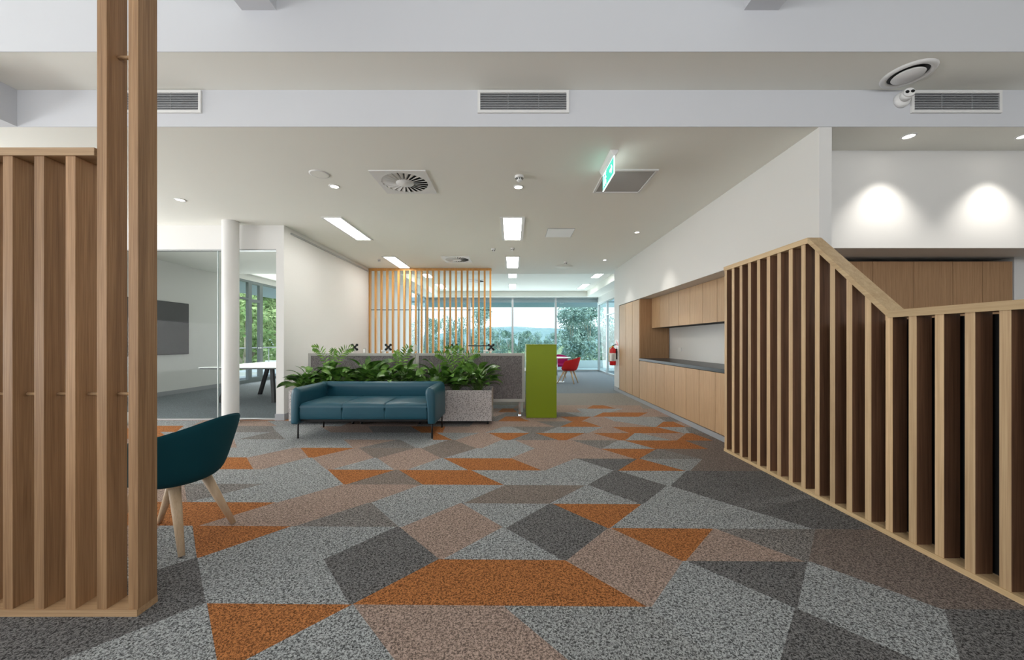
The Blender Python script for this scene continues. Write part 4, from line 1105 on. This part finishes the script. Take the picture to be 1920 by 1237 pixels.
for i, (x, y, s_, lb) in enumerate(((-13.4, 18.5, .78, 'bright pale trunked gum tree outside the meeting room, right one'), (-19.5, 29, 1.15, 'gum tree farther back outside the meeting room, right side'), (-24, 30, 1.2, 'gum tree farther back outside the meeting room, left side'), (-14.5, 24, .8, 'slim gum tree behind the right meeting room window'), (-22, 22, 1.0, 'gum tree outside the meeting room, partly behind the column'))):
    o = copytree(B, (x, y, -2.4), 1.1+i*1.7, lb); o.scale = (s_,)*3

# ------------------------------------------------------------------ light
w = bpy.data.worlds.new('World'); SC.world = w; w.use_nodes = True
nt = w.node_tree; bg = nt.nodes['Background']
tc = nt.nodes.new('ShaderNodeTexCoord'); sep = nt.nodes.new('ShaderNodeSeparateXYZ')
nt.links.new(tc.outputs['Generated'], sep.inputs[0])
rp = nt.nodes.new('ShaderNodeValToRGB'); e = rp.color_ramp.elements
e[0].position = 0.0; e[0].color = (1.0, 1.0, 1.0, 1); e[1].position = .8; e[1].color = (.72, .84, 1.0, 1)
nt.links.new(sep.outputs[2], rp.inputs['Fac']); nt.links.new(rp.outputs['Color'], bg.inputs['Color'])
bg.inputs['Strength'].default_value = 1.9
def area(name, loc, rot, sx, sy, power, col=(1, 1, 1), spread=180):
    ld = bpy.data.lights.new(name, 'AREA'); ld.shape = 'RECTANGLE'; ld.size = sx; ld.size_y = sy; ld.energy = power; ld.color = col; ld.spread = math.radians(spread)
    lo = bpy.data.objects.new(name, ld); COL.objects.link(lo); lo.location = loc; lo.rotation_euler = rot
    return lo
# daylight from unseen glazing behind camera and far left, aimed up to brighten ceiling
area('rear_glazing_daylight', (-1.5, -3.9, 2.9), (math.radians(106), 0, 0), 13, 1.0, 115, (.92, .95, 1.0), 140)
area('left_glazing_daylight', (-8.9, 2.0, 1.5), (0, math.radians(-112), 0), 2.2, 7.0, 560, (.98, .99, 1.0))
area('far_window_daylight', (0, 15.3, 1.5), (math.radians(-106), 0, 0), 7, 2.8, 145, (.95, .98, 1.0))
area('meeting_window_daylight', (-7.75, 11.7, 1.6), (0, math.radians(-90), 0), 2.8, 2.2, 75, (.95, 1.0, .98))
sun = bpy.data.lights.new('sun', 'SUN'); sun.energy = 1.6; sun.angle = .02; sun.color = (1, .97, .9)
so = bpy.data.objects.new('sun', sun); COL.objects.link(so); so.rotation_euler = (math.radians(38), math.radians(12), 0); so.location = (0, -20, 30)

# ------------------------------------------------------------------ camera
cd = bpy.data.cameras.new('Camera'); cam = bpy.data.objects.new('Camera', cd); COL.objects.link(cam)
cd.sensor_width = 36; cd.lens = F/1920*36; cd.shift_y = (640-618.5)/1920; cd.shift_x = -1/1920
cd.clip_start = .05; cd.clip_end = 1500
cam.location = (0, 0, EYE); cam.rotation_euler = (math.radians(90), 0, 0)
SC.camera = cam
vs = SC.view_settings; vs.view_transform = 'Standard'; vs.look = 'None'; vs.gamma = 1.0; vs.use_curve_mapping = False; vs.exposure = 0.13
SC.cycles.max_bounces = 8; SC.cycles.diffuse_bounces = 5; SC.cycles.transparent_max_bounces = 16
